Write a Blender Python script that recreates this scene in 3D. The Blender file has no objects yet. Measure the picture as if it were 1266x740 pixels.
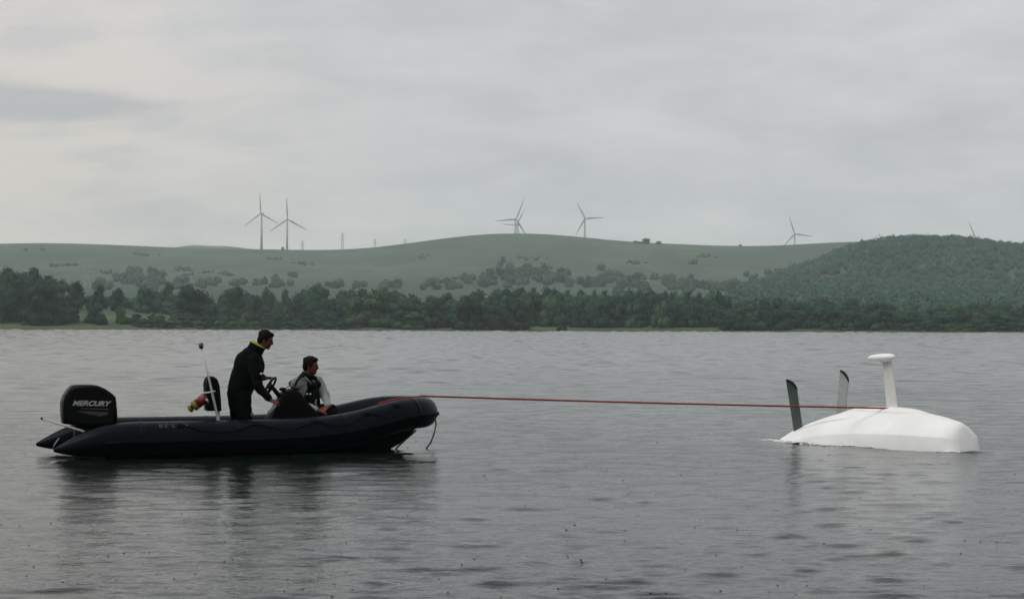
import bpy, math, random
import numpy as np
from mathutils import Vector, Matrix, noise as mnoise

# ------------------------------------------------------------------ camera, sky, sun, exposure
scene = bpy.context.scene
R = math.radians
FPX, CAM_H = 2400.0, 1.78            # focal length in photo pixels (1266 wide), eye height above the lake
cam_d = bpy.data.cameras.new("camera")
cam_d.lens = 36.0 * FPX / 1266.0
cam_d.clip_start, cam_d.clip_end = 0.2, 30000
cam = bpy.data.objects.new("camera", cam_d)
scene.collection.objects.link(cam)
cam_rot = Matrix.Rotation(R(90.81), 3, 'X') @ Matrix.Rotation(R(0.2), 3, 'Z')
cam.matrix_world = Matrix.Translation((0, 0, CAM_H)) @ cam_rot.to_4x4()
scene.camera = cam

SUN_EL, SUN_AZ = 56.0, -118.0         # azimuth from +Y towards +X
sd = Vector((math.sin(R(SUN_AZ)) * math.cos(R(SUN_EL)), math.cos(R(SUN_AZ)) * math.cos(R(SUN_EL)), math.sin(R(SUN_EL))))
sun_d = bpy.data.lights.new("sun", 'SUN')
sun_d.energy, sun_d.angle, sun_d.color = 1.5, R(40), (1.0, 0.97, 0.93)
sun = bpy.data.objects.new("sun", sun_d)
sun.rotation_euler = sd.to_track_quat('Z', 'Y').to_euler()
scene.collection.objects.link(sun)

scene.view_settings.view_transform = 'Standard'
scene.view_settings.look = 'None'
scene.view_settings.exposure = 0.0
scene.view_settings.gamma = 1.0
scene.cycles.use_denoising = True
scene.cycles.max_bounces = 6
scene.cycles.volume_bounces = 1
scene.cycles.caustics_reflective = False
scene.cycles.caustics_refractive = False
scene.cycles.sample_clamp_indirect = 4.0

world = bpy.data.worlds.new("World")
scene.world = world
world.use_nodes = True


class NT:
    """small node-tree helper"""
    def __init__(self, tree):
        self.t = tree
        tree.nodes.clear()

    def n(self, kind, **kw):
        nd = self.t.nodes.new(kind)
        for k, v in kw.items():
            if k.startswith('i_'):
                key = k[2:]
                key = int(key) if key.isdigit() else key.replace('_', ' ')
                nd.inputs[key].default_value = v
            else:
                setattr(nd, k, v)
        return nd

    def l(self, a, b):
        self.t.links.new(a, b)

    def math(self, op, a, b=None, clamp=False):
        nd = self.n('ShaderNodeMath', operation=op)
        nd.use_clamp = clamp
        for i, v in enumerate((a, b)):
            if v is None:
                continue
            if isinstance(v, (int, float)):
                nd.inputs[i].default_value = v
            else:
                self.l(v, nd.inputs[i])
        return nd.outputs[0]

    def mix(self, f, a, b):
        nd = self.n('ShaderNodeMix', data_type='RGBA')
        for s, v in ((nd.inputs[0], f), (nd.inputs[6], a), (nd.inputs[7], b)):
            if isinstance(v, (int, float)):
                s.default_value = v
            elif isinstance(v, tuple):
                s.default_value = (*v, 1)
            else:
                self.l(v, s)
        return nd.outputs[2]

    def maprange(self, v, a, b, c=0.0, d=1.0, smooth=True):
        nd = self.n('ShaderNodeMapRange')
        if smooth:
            nd.interpolation_type = 'SMOOTHSTEP'
        self.l(v, nd.inputs[0])
        for i, x in zip((1, 2, 3, 4), (a, b, c, d)):
            nd.inputs[i].default_value = x
        return nd.outputs[0]


def pix_ray(px, py):
    v = cam_rot @ Vector(((px - 633) / FPX, -(py - 370) / FPX, -1))
    return v


def at(px, py, D):
    """point seen at photo pixel (px, py) that stands D metres away along +Y"""
    v = pix_ray(px, py)
    return Vector((0, 0, CAM_H)) + v * (D / v.y)


def build_world():
    N = NT(world.node_tree)
    out = N.n('ShaderNodeOutputWorld')
    sky = N.n('ShaderNodeTexSky', sky_type='NISHITA')
    sky.sun_disc = False
    sky.sun_elevation = R(SUN_EL)
    sky.sun_rotation = R(SUN_AZ)
    bg1 = N.n('ShaderNodeBackground')
    bg1.inputs[1].default_value = 0.1
    N.l(sky.outputs[0], bg1.inputs[0])
    tc = N.n('ShaderNodeTexCoord')
    sep = N.n('ShaderNodeSeparateXYZ')
    N.l(tc.outputs['Generated'], sep.inputs[0])
    zc = N.math('ADD', N.math('MAXIMUM', sep.outputs[2], 0.0), 0.30)
    comb = N.n('ShaderNodeCombineXYZ')
    N.l(N.math('DIVIDE', sep.outputs[0], zc), comb.inputs[0])
    N.l(N.math('DIVIDE', sep.outputs[1], zc), comb.inputs[1])

    def nz(scale, detail, rough, off, sx=1.0):
        mp = N.n('ShaderNodeMapping')
        mp.inputs['Location'].default_value = off
        mp.inputs['Scale'].default_value = (sx, 1, 1)
        N.l(comb.outputs[0], mp.inputs[0])
        t = N.n('ShaderNodeTexNoise', i_Scale=scale, i_Detail=detail, i_Roughness=rough, i_Distortion=0.4)
        N.l(mp.outputs[0], t.inputs['Vector'])
        return t.outputs[0]
    n1 = nz(2.2, 5, 0.55, (3.1, 7.7, 0.0))
    n2 = nz(6.0, 7, 0.6, (11.3, 2.1, 4.0), 0.8)
    base = N.math('ADD', N.math('MULTIPLY', n1, 0.5), N.math('MULTIPLY', n2, 0.5))
    f = N.maprange(base, 0.27, 0.73)
    col = N.mix(f, (0.52, 0.53, 0.55), (0.73, 0.725, 0.735))
    # warm thin cloud towards the low west, where the veiled light comes from
    dn = N.n('ShaderNodeVectorMath', operation='DOT_PRODUCT')
    w = Vector((-0.42, 1.0, 0.03)).normalized()
    dn.inputs[1].default_value = w
    N.l(tc.outputs['Generated'], dn.inputs[0])
    warm = N.math('MULTIPLY', N.maprange(dn.outputs['Value'], 0.93, 1.0), N.maprange(n2, 0.35, 0.62, 0.35, 1.0))
    col = N.mix(N.math('MULTIPLY', warm, 0.95), col, (0.81, 0.735, 0.67))
    # a darker flat cloud bank
    cb = pix_ray(15, 122).normalized()
    d2 = N.n('ShaderNodeVectorMath', operation='SUBTRACT')
    N.l(tc.outputs['Generated'], d2.inputs[0])
    d2.inputs[1].default_value = cb
    d3 = N.n('ShaderNodeVectorMath', operation='MULTIPLY')
    N.l(d2.outputs[0], d3.inputs[0])
    d3.inputs[1].default_value = (14, 14, 85)
    ln = N.n('ShaderNodeVectorMath', operation='LENGTH')
    N.l(d3.outputs[0], ln.inputs[0])
    n3 = nz(11.0, 6, 0.6, (0.0, 5.0, 1.0), 0.5)
    ed = N.math('ADD', ln.outputs['Value'], N.math('MULTIPLY', N.math('SUBTRACT', n3, 0.5), 1.6))
    bank = N.maprange(ed, 0.55, 1.15, 0.62, 0.0)
    col = N.mix(bank, col, (0.43, 0.445, 0.47))
    bg2 = N.n('ShaderNodeBackground')
    bg2.inputs[1].default_value = 1.0
    N.l(col, bg2.inputs[0])
    ms = N.n('ShaderNodeMixShader')
    ms.inputs[0].default_value = 0.95
    N.l(bg1.outputs[0], ms.inputs[1])
    N.l(bg2.outputs[0], ms.inputs[2])
    N.l(ms.outputs[0], out.inputs[0])


build_world()

# ------------------------------------------------------------------ materials
def mat(name, c1, c2=None, rough=0.6, spec=0.5, scale=6.0, bump=0.0, bscale=40.0, metal=0.0, detail=5, coat=0.0, randomize=0.0):
    m = bpy.data.materials.new(name)
    m.use_nodes = True
    N = NT(m.node_tree)
    out = N.n('ShaderNodeOutputMaterial')
    p = N.n('ShaderNodeBsdfPrincipled')
    p.inputs['Roughness'].default_value = rough
    p.inputs['Specular IOR Level'].default_value = spec
    p.inputs['Metallic'].default_value = metal
    p.inputs['Coat Weight'].default_value = coat
    tc = N.n('ShaderNodeTexCoord')
    t = N.n('ShaderNodeTexNoise', i_Scale=scale, i_Detail=detail, i_Roughness=0.6)
    N.l(tc.outputs['Object'], t.inputs['Vector'])
    c2 = c2 or tuple(x * 0.75 for x in c1)
    col = N.mix(N.maprange(t.outputs[0], 0.35, 0.65), c1, c2)
    if randomize:
        oi = N.n('ShaderNodeObjectInfo')
        hsv = N.n('ShaderNodeHueSaturation')
        N.l(N.maprange(oi.outputs['Random'], 0, 1, 0.48, 0.52, False), hsv.inputs['Hue'])
        N.l(N.maprange(oi.outputs['Random'], 0, 1, 1 - randomize, 1 + randomize, False), hsv.inputs['Value'])
        N.l(col, hsv.inputs['Color'])
        col = hsv.outputs[0]
    N.l(col, p.inputs['Base Color'])
    if bump:
        t2 = N.n('ShaderNodeTexNoise', i_Scale=bscale, i_Detail=4)
        N.l(tc.outputs['Object'], t2.inputs['Vector'])
        b = N.n('ShaderNodeBump', i_Strength=bump, i_Distance=0.01)
        N.l(t2.outputs[0], b.inputs['Height'])
        N.l(b.outputs[0], p.inputs['Normal'])
    N.l(p.outputs[0], out.inputs[0])
    return m


M = {}
M['leaf'] = mat('foliage_mid', (0.018, 0.072, 0.034), (0.007, 0.036, 0.020), 0.7, 0.15, 0.22, randomize=0.30)
M['leaf_dark'] = mat('foliage_dark', (0.008, 0.042, 0.024), (0.003, 0.022, 0.014), 0.7, 0.15, 0.22, randomize=0.25)
M['leaf_light'] = mat('foliage_light', (0.040, 0.095, 0.030), (0.018, 0.055, 0.024), 0.7, 0.15, 0.25, randomize=0.2)
M['wood_leaf'] = mat('foliage_wood', (0.016, 0.062, 0.032), (0.004, 0.024, 0.015), 0.7, 0.15, 0.05, detail=6)
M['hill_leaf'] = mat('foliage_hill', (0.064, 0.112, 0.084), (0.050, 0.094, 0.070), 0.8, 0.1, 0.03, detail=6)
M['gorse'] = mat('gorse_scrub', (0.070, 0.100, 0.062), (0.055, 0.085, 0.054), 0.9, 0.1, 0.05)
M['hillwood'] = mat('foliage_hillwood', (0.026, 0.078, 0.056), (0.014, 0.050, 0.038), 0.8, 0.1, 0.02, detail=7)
M['bark'] = mat('bark', (0.06, 0.048, 0.036), (0.03, 0.025, 0.02), 0.9, 0.2, 4)
M['turbine'] = mat('turbine_paint', (0.40, 0.41, 0.42), (0.36, 0.37, 0.38), 0.5, 0.4, 0.1)
M['steel'] = mat('galvanised_steel', (0.36, 0.37, 0.38), (0.30, 0.31, 0.31), 0.5, 0.5, 0.4)
M['tube'] = mat('navy_rubber', (0.0012, 0.0036, 0.008), (0.0007, 0.0022, 0.005), 0.34, 0.075, 3.0, 0.05, 120)
M['rubber'] = mat('black_rubber', (0.003, 0.003, 0.0035), (0.002, 0.002, 0.0025), 0.6, 0.06, 5)
M['hullblack'] = mat('dark_hull', (0.002, 0.003, 0.005), (0.0015, 0.002, 0.003), 0.5, 0.06, 4)
M['deck'] = mat('deck_grey', (0.03, 0.032, 0.035), (0.02, 0.02, 0.022), 0.8, 0.2, 12)
M['cowl'] = mat('engine_black', (0.0015, 0.002, 0.002), (0.001, 0.001, 0.001), 0.35, 0.07, 3)
M['engsilver'] = mat('engine_silver', (0.30, 0.305, 0.31), (0.25, 0.255, 0.26), 0.45, 0.3, 30)
M['engdim'] = mat('engine_grey_flash', (0.035, 0.036, 0.037), (0.022, 0.023, 0.024), 0.45, 0.3, 30)
M['engline'] = mat('engine_grey_line', (0.05, 0.045, 0.045), (0.06, 0.03, 0.03), 0.5, 0.3, 20)
M['palepole'] = mat('pale_pole', (0.42, 0.41, 0.38), (0.32, 0.31, 0.29), 0.5, 0.4, 10)
M['whitepole'] = mat('white_pole', (0.50, 0.53, 0.51), (0.40, 0.43, 0.41), 0.4, 0.4, 10)
M['lampgreen'] = mat('green_lamp_glass', (0.005, 0.045, 0.035), (0.004, 0.03, 0.025), 0.3, 0.5, 10)
M['canred'] = mat('red_canister', (0.15, 0.013, 0.011), (0.10, 0.009, 0.008), 0.45, 0.35, 20)
M['canyellow'] = mat('yellow_canister', (0.19, 0.14, 0.015), (0.13, 0.085, 0.01), 0.5, 0.3, 15)
M['pad'] = mat('black_pad', (0.003, 0.003, 0.0035), (0.002, 0.002, 0.0025), 0.7, 0.05, 8, 0.2, 60)
M['rope_red'] = mat('red_rope', (0.29, 0.042, 0.024), (0.18, 0.024, 0.015), 0.8, 0.2, 40)
M['rope_grey'] = mat('grey_rope', (0.07, 0.075, 0.07), (0.04, 0.045, 0.045), 0.9, 0.2, 40)
M['white'] = mat('white_gelcoat', (0.86, 0.86, 0.845), (0.77, 0.77, 0.745), 0.5, 0.4, 1.1, 0.02, 8)
M['offwhite'] = mat('offwhite_gelcoat', (0.74, 0.74, 0.70), (0.68, 0.68, 0.64), 0.35, 0.45, 3)
M['carbon'] = mat('dark_rudder', (0.075, 0.095, 0.085), (0.045, 0.06, 0.055), 0.45, 0.4, 3)
M['rudgrey'] = mat('grey_rudder', (0.33, 0.345, 0.325), (0.24, 0.26, 0.245), 0.45, 0.4, 3)
M['rudtip'] = mat('black_tip', (0.006, 0.008, 0.008), (0.004, 0.005, 0.005), 0.5, 0.3, 5)
M['drysuit'] = mat('black_drysuit', (0.0025, 0.003, 0.0035), (0.0015, 0.002, 0.0022), 0.75, 0.05, 9, 0.3, 30)
M['trouser'] = mat('dark_trouser', (0.003, 0.0035, 0.004), (0.002, 0.0022, 0.0025), 0.8, 0.05, 9, 0.3, 30)
M['vest'] = mat('dark_vest', (0.0035, 0.005, 0.005), (0.002, 0.003, 0.003), 0.7, 0.06, 9, 0.3, 30)
M['jersey'] = mat('grey_jersey', (0.27, 0.29, 0.275), (0.19, 0.205, 0.195), 0.85, 0.2, 8, 0.3, 25)
M['skin'] = mat('weathered_skin', (0.13, 0.042, 0.026), (0.095, 0.028, 0.018), 0.55, 0.2, 12)
M['hair'] = mat('dark_hair', (0.003, 0.0028, 0.0022), (0.006, 0.005, 0.004), 0.7, 0.08, 60)
M['neon'] = mat('neon_yellow_trim', (0.36, 0.50, 0.025), (0.30, 0.42, 0.025), 0.6, 0.3, 10)
M['whitecloth'] = mat('white_badge', (0.6, 0.6, 0.6), (0.5, 0.5, 0.5), 0.6, 0.3, 10)
M['eye'] = mat('eye_dark', (0.012, 0.008, 0.006), (0.02, 0.014, 0.012), 0.4, 0.2, 3)
M['vestgrey'] = mat('vest_grey_panel', (0.10, 0.11, 0.105), (0.07, 0.075, 0.075), 0.8, 0.2, 10)
M['foam'] = mat('foam_white', (0.75, 0.77, 0.76), (0.55, 0.58, 0.57), 0.5, 0.4, 10)
M['letter'] = mat('faded_letter', (0.05, 0.05, 0.035), (0.03, 0.035, 0.025), 0.6, 0.3, 10)


def water_material():
    m = bpy.data.materials.new('lake_water')
    m.use_nodes = True
    N = NT(m.node_tree)
    out = N.n('ShaderNodeOutputMaterial')
    p = N.n('ShaderNodeBsdfPrincipled')
    p.inputs['Base Color'].default_value = (0.004, 0.009, 0.0065, 1)
    p.inputs['IOR'].default_value = 1.333
    tc = N.n('ShaderNodeTexCoord')

    def nz(scale, sx, sy, detail, rough=0.55, off=(0, 0, 0)):
        mp = N.n('ShaderNodeMapping')
        mp.inputs['Scale'].default_value = (sx, sy, 1)
        mp.inputs['Location'].default_value = off
        N.l(tc.outputs['Object'], mp.inputs[0])
        t = N.n('ShaderNodeTexNoise', i_Scale=scale, i_Detail=detail, i_Roughness=rough)
        N.l(mp.outputs[0], t.inputs['Vector'])
        return t.outputs[0]
    geo = N.n('ShaderNodeNewGeometry')
    sp = N.n('ShaderNodeSeparateXYZ')
    N.l(geo.outputs['Position'], sp.inputs[0])
    # wind-roughened open water beyond the sheltered margin
    N.l(N.maprange(sp.outputs[1], 25, 130, 0.11, 0.14), p.inputs['Roughness'])
    fine = nz(15.0, 0.7, 1.0, 3)
    mid = nz(3.2, 0.75, 1.0, 4, 0.6, (5, 3, 0))
    big = nz(0.35, 0.4, 1.0, 3, 0.5, (1, 9, 0))
    h = N.math('ADD', N.math('MULTIPLY', fine, 0.018), N.math('MULTIPLY', mid, 0.024))
    h = N.math('ADD', h, N.math('MULTIPLY', big, 0.04))
    # calmer and rougher lanes on the surface
    patch = nz(0.05, 0.35, 1.0, 3, 0.5, (2, 2, 0))
    amp = N.maprange(patch, 0.35, 0.65, 0.55, 1.15)
    b = N.n('ShaderNodeBump', i_Distance=1.0)
    N.l(N.math('MULTIPLY', N.math('MULTIPLY', amp, 0.5), N.maprange(sp.outputs[1], 30, 130, 1.0, 0.0)), b.inputs['Strength'])
    N.l(h, b.inputs['Height'])
    N.l(b.outputs[0], p.inputs['Normal'])
    N.l(p.outputs[0], out.inputs[0])
    return m


M['water'] = water_material()


def ground_material():
    m = bpy.data.materials.new('hill_grass')
    m.use_nodes = True
    N = NT(m.node_tree)
    out = N.n('ShaderNodeOutputMaterial')
    p = N.n('ShaderNodeBsdfPrincipled')
    p.inputs['Roughness'].default_value = 0.9
    p.inputs['Specular IOR Level'].default_value = 0.2
    g = N.n('ShaderNodeNewGeometry')
    sep = N.n('ShaderNodeSeparateXYZ')
    N.l(g.outputs['Position'], sep.inputs[0])

    def nz(scale, detail, sy=1.0):
        mp = N.n('ShaderNodeMapping')
        mp.inputs['Scale'].default_value = (1, sy, 1)
        N.l(g.outputs['Position'], mp.inputs[0])
        t = N.n('ShaderNodeTexNoise', i_Scale=scale, i_Detail=detail, i_Roughness=0.6)
        N.l(mp.outputs[0], t.inputs['Vector'])
        return t.outputs[0]
    a = N.maprange(nz(0.006, 6, 0.5), 0.38, 0.62)
    col = N.mix(a, (0.046, 0.080, 0.055), (0.070, 0.106, 0.070))
    bnz = N.maprange(nz(0.016, 10, 0.35), 0.44, 0.62)
    col = N.mix(N.math('MULTIPLY', bnz, 0.75), col, (0.038, 0.066, 0.046))
    brack = N.math('MULTIPLY', N.maprange(sep.outputs[2], 14.0, 60.0, 1.0, 0.0), N.maprange(nz(0.012, 6, 0.5), 0.35, 0.6, 0.35, 1.0))
    col = N.mix(N.math('MULTIPLY', brack, 0.8), col, (0.028, 0.052, 0.038))
    # brighter mown grass of the waterside meadows
    low = N.maprange(sep.outputs[2], 5.5, 9.0, 1.0, 0.0)
    col = N.mix(N.math('MULTIPLY', low, 0.75), col, N.mix(N.maprange(nz(0.02, 4, 0.4), 0.4, 0.6), (0.035, 0.085, 0.030), (0.090, 0.125, 0.042)))
    # drawn-down mud and stones at the water's edge
    mud = N.maprange(N.math('ADD', sep.outputs[2], N.math('MULTIPLY', N.math('SUBTRACT', nz(0.08, 4), 0.5), 0.9)), 0.55, 0.95, 1.0, 0.0)
    col = N.mix(mud, col, N.mix(nz(0.4, 4), (0.048, 0.040, 0.027), (0.085, 0.070, 0.048)))
    N.l(col, p.inputs['Base Color'])
    N.l(p.outputs[0], out.inputs[0])
    return m


M['ground'] = ground_material()

# ------------------------------------------------------------------ geometry helpers
COL = scene.collection


def link(o, parent=None):
    COL.objects.link(o)
    if parent is not None:
        o.parent = parent
    return o


def mesh_obj(name, verts, faces, material, parent=None, origin=(0, 0, 0), smooth=True, loc=None):
    me = bpy.data.meshes.new(name)
    o3 = np.array(origin, dtype=float)
    v = np.asarray(verts, dtype=float).reshape(-1, 3) - o3
    me.from_pydata(v.tolist(), [], [tuple(int(i) for i in f) for f in faces])
    me.update()
    if smooth:
        me.shade_smooth()
    me.materials.append(material if not isinstance(material, str) else M[material])
    ob = bpy.data.objects.new(name, me)
    if loc is not None:
        ob.location = loc
    return link(ob, parent)


def np_mesh(name, verts, quads, material, smooth=True, idx=None, more=()):
    """fast path for big quad meshes from numpy arrays (quads: n x 4 or n x 3)"""
    me = bpy.data.meshes.new(name)
    verts = np.ascontiguousarray(verts, dtype=np.float32)
    quads = np.ascontiguousarray(quads, dtype=np.int32)
    k = quads.shape[1]
    me.vertices.add(len(verts))
    me.vertices.foreach_set('co', verts.ravel())
    me.loops.add(quads.size)
    me.loops.foreach_set('vertex_index', quads.ravel())
    me.polygons.add(len(quads))
    me.polygons.foreach_set('loop_start', np.arange(0, quads.size, k, dtype=np.int32))
    me.update(calc_edges=True)
    me.materials.append(M[material])
    for x in more:
        me.materials.append(M[x])
    if idx is not None:
        me.polygons.foreach_set('material_index', np.ascontiguousarray(idx, dtype=np.int32))
    if smooth:
        me.shade_smooth()
    return me


def tag(o, label=None, cat=None, group=None, kind=None):
    for k, v in (('label', label), ('category', cat), ('group', group), ('kind', kind)):
        if v:
            o[k] = v
    return o


def empty(name, loc, label=None, cat=None, group=None):
    o = bpy.data.objects.new(name, None)
    o.location = loc
    o.empty_display_size = 0.2
    link(o)
    return tag(o, label, cat, group)


class MB:
    def __init__(self):
        self.v, self.f = [], []

    def add(self, verts, faces):
        b = len(self.v)
        self.v += [tuple(map(float, p)) for p in verts]
        self.f += [tuple(i + b for i in f) for f in faces]
        return self

    def loft(self, rings, closed_ring=True, cap=True):
        n = len(rings[0])
        vs = [p for r in rings for p in r]
        fs = []
        for i in range(len(rings) - 1):
            for j in range(n if closed_ring else n - 1):
                a, b = i * n + j, i * n + (j + 1) % n
                fs.append((a, b, b + n, a + n))
        if cap:
            fs.append(tuple(range(n))[::-1])
            fs.append(tuple(range((len(rings) - 1) * n, len(rings) * n)))
        return self.add(vs, fs)

    def tube(self, path, radii, n=10, flat=1.0, up=(0, 0, 1), cap=True):
        path = [Vector(p) for p in path]
        if isinstance(radii, (int, float)):
            radii = [radii] * len(path)
        rings = []
        for i, p in enumerate(path):
            t = (path[min(i + 1, len(path) - 1)] - path[max(i - 1, 0)]).normalized()
            u = Vector(up)
            if abs(t.dot(u)) > 0.97:
                u = Vector((0, 1, 0)) if abs(t.y) < 0.9 else Vector((1, 0, 0))
            s = t.cross(u).normalized()
            w = s.cross(t).normalized()
            r = radii[i]
            rings.append([p + s * (math.cos(2 * math.pi * k / n) * r * flat) + w * (math.sin(2 * math.pi * k / n) * r) for k in range(n)])
        return self.loft(rings, True, cap)

    def box(self, c, s, rot=None, bev=0.0):
        c = Vector(c)
        h = Vector(s) / 2
        rings = []
        b = min(bev, min(h) * 0.9)
        prof = [(-h.z, b), (-h.z + b, 0), (h.z - b, 0), (h.z, b)] if b else [(-h.z, 0), (h.z, 0)]
        for z, ins in prof:
            x, y = h.x - ins, h.y - ins
            if b:
                pts = [(x - b, -y), (x, -y + b), (x, y - b), (x - b, y), (-x + b, y), (-x, y - b), (-x, -y + b), (-x + b, -y)]
            else:
                pts = [(x, -y), (x, y), (-x, y), (-x, -y)]
            rr = []
            for (px, py) in pts:
                q = Vector((px, py, z))
                if rot is not None:
                    q = rot @ q
                rr.append(c + q)
            rings.append(rr)
        return self.loft(rings)

    def ell(self, c, r, rot=None, nu=16, nv=10):
        c = Vector(c)
        r = (r, r, r) if isinstance(r, (int, float)) else r
        rings = []
        for i in range(nv + 1):
            th = math.pi * (0.02 + 0.96 * i / nv)
            rr = []
            for j in range(nu):
                ph = 2 * math.pi * j / nu
                q = Vector((r[0] * math.sin(th) * math.cos(ph), r[1] * math.sin(th) * math.sin(ph), -r[2] * math.cos(th)))
                if rot is not None:
                    q = rot @ q
                rr.append(c + q)
            rings.append(rr)
        return self.loft(rings)

    def cap(self, a, b, ra, rb, n=14):
        """limb: a tapered tube with round ends"""
        a, b = Vector(a), Vector(b)
        d = (b - a)
        L = d.length
        t = d / L
        path, rad = [], []
        for k in range(5):
            an = math.pi / 2 * (1 - k / 4)
            path.append(a - t * (ra * math.sin(an)))
            rad.append(max(ra * math.cos(an), 0.002))
        for k in range(5):
            an = math.pi / 2 * k / 4
            path.append(b + t * (rb * math.sin(an)))
            rad.append(max(rb * math.cos(an), 0.002))
        u = (0, 0, 1) if abs(t.z) < 0.9 else (0, 1, 0)
        s = t.cross(Vector(u)).normalized()
        w = s.cross(t)
        rings = [[p + s * (math.cos(2 * math.pi * k / n) * r) + w * (math.sin(2 * math.pi * k / n) * r) for k in range(n)] for p, r in zip(path, rad)]
        return self.loft(rings)

    def build(self, name, material, parent=None, origin=None, smooth=True, loc=None):
        if origin is None:
            origin = tuple(parent.matrix_basis.translation) if parent is not None and parent.type == 'EMPTY' else (0, 0, 0)
            if parent is not None and parent.type != 'EMPTY':
                p = parent
                while p.parent is not None:
                    p = p.parent
                origin = tuple(p.matrix_basis.translation)
        return mesh_obj(name, self.v, self.f, material, parent, origin, smooth, loc)

    def remesh(self, name, material, parent, voxel=0.012, smooth_it=3, wrinkle=0.0, wscale=9.0, origin=None):
        """voxel union of everything collected: one continuous skin"""
        tmp = self.build('tmp_' + name, material, None, (0, 0, 0))
        md = tmp.modifiers.new('r', 'REMESH')
        md.mode = 'VOXEL'
        md.voxel_size = voxel
        if smooth_it:
            sm = tmp.modifiers.new('s', 'SMOOTH')
            sm.factor, sm.iterations = 0.5, smooth_it
        dg = bpy.context.evaluated_depsgraph_get()
        me = bpy.data.meshes.new_from_object(tmp.evaluated_get(dg))
        me.name = name
        bpy.data.objects.remove(tmp)
        if wrinkle:
            nrm = [v.normal.copy() for v in me.vertices]
            for v, nn in zip(me.vertices, nrm):
                q = v.co * wscale
                v.co = v.co + nn * (wrinkle * (mnoise.noise(Vector((q.x, q.y, q.z * 1.6))) + 0.5 * mnoise.noise(q * 2.3)))
        o3 = Vector(origin if origin is not None else parent.matrix_basis.translation)
        for v in me.vertices:
            v.co -= o3
        me.shade_smooth()
        if not me.materials:
            me.materials.append(M[material])
        ob = bpy.data.objects.new(name, me)
        return link(ob, parent)


def sstep(a, b, x):
    t = np.clip((np.asarray(x, dtype=float) - a) / (b - a), 0, 1)
    return t * t * (3 - 2 * t)


# ------------------------------------------------------------------ ground: far shore and hills
def prof_at(D, pts):
    """skyline given in photo pixels -> world (x, z) samples at distance D"""
    q = [at(px, py, D) for px, py in pts]
    return np.array([p.x for p in q]), np.array([p.z for p in q])


RX, RZ = prof_at(3000, [(-700, 330), (-300, 306), (0, 301), (60, 300), (130, 302), (220, 306), (300, 307.5), (380, 309), (430, 308.5), (480, 304), (530, 297),
                        (580, 290.5), (620, 288), (680, 289), (740, 295), (780, 299), (850, 302), (900, 304), (950, 304), (1000, 301), (1040, 299), (1120, 297),
                        (1300, 305), (1700, 320), (2300, 345)])
WX, WZ = prof_at(2200, [(860, 372), (900, 362), (940, 348), (975, 337), (1000, 328), (1030, 314), (1060, 302), (1090, 295), (1130, 293), (1180, 295), (1220, 299),
                        (1266, 306), (1400, 318), (1700, 345), (2200, 380)])


def smooth1d(xs, zs, x, w=18.0):
    r = 0
    for k in (-2, -1, 0, 1, 2):
        r = r + np.interp(np.asarray(x) + k * w, xs, zs) / 5
    return r


def shore_y(x):
    return 800 + 18 * np.sin(np.asarray(x) * 0.011 + 1) + 9 * np.sin(np.asarray(x) * 0.037) - 0.03 * np.asarray(x)


def ground_h(x, y):
    x = np.asarray(x, dtype=float)
    y = np.asarray(y, dtype=float)
    s = y - shore_y(x)
    z = -1.6 + 1.9 * sstep(-45, 8, s) + 2.2 * sstep(4, 70, s) + 2.0 * sstep(60, 260, s)
    z = z + 9.0 * (1 - sstep(-230, -120, x)) * sstep(10, 120, s)
    z = z + 6 * sstep(150, 500, s)
    ridge = smooth1d(RX, RZ, x * 3000 / np.maximum(y, 900))
    u = np.clip((y - 1150) / (3000 - 1150), 0, 1)
    prof = u ** 1.3
    back = 1 - 0.12 * sstep(3000, 4300, y)
    z = z * (1 - u) ** 2
    bumps = 4.0 * np.sin(x * 0.0061 + y * 0.0043) + 3.0 * np.sin(x * 0.013 - y * 0.006 + 2)
    z = z + np.maximum(ridge, 0) * prof * back + bumps * u * (1 - sstep(0.7, 1, u))
    wh = smooth1d(WX, WZ, x * 2200 / np.maximum(y, 900)) - 4
    wmask = np.where(y < 2200, sstep(1500, 2200, y), 1 - sstep(2200, 2900, y))
    return np.maximum(z, wh * wmask)


def build_ground():
    ys = np.concatenate([np.linspace(690, 900, 71), np.linspace(906, 1300, 50), np.linspace(1320, 4600, 130)])
    nx = 261
    u = np.linspace(-1, 1, nx)
    xs = 900 * u + 2300 * u ** 3
    X, Y = np.meshgrid(xs, ys)
    Z = ground_h(X, Y)
    v = np.stack([X, Y, Z], -1).reshape(-1, 3)
    i, j = np.meshgrid(np.arange(len(ys) - 1), np.arange(nx - 1), indexing='ij')
    a = (i * nx + j).ravel()
    q = np.stack([a, a + 1, a + nx + 1, a + nx], -1)
    me = np_mesh('ground', v, q, 'ground')
    o = bpy.data.objects.new('ground', me)
    link(o)
    tag(o, kind='structure')
    # farther pale hill behind the ridge
    hx, hz = prof_at(5200, [(150, 318), (200, 309), (222, 304.5), (240, 302), (262, 303.2), (285, 303.5), (305, 306), (340, 310), (400, 320)])
    xx = np.linspace(hx[0], hx[-1], 60)
    yy = np.linspace(4750, 5650, 14)
    X, Y = np.meshgrid(xx, yy)
    top = smooth1d(hx, hz, X, 6)
    Z = top * (1 - ((Y - 5200) / 450) ** 2 * 0.6) - 2
    v = np.stack([X, Y, Z], -1).reshape(-1, 3)
    i, j = np.meshgrid(np.arange(13), np.arange(59), indexing='ij')
    a = (i * 60 + j).ravel()
    me = np_mesh('hill', v, np.stack([a, a + 1, a + 61, a + 60], -1), 'ground')
    tag(link(bpy.data.objects.new('hill', me)), kind='structure')


build_ground()

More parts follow.
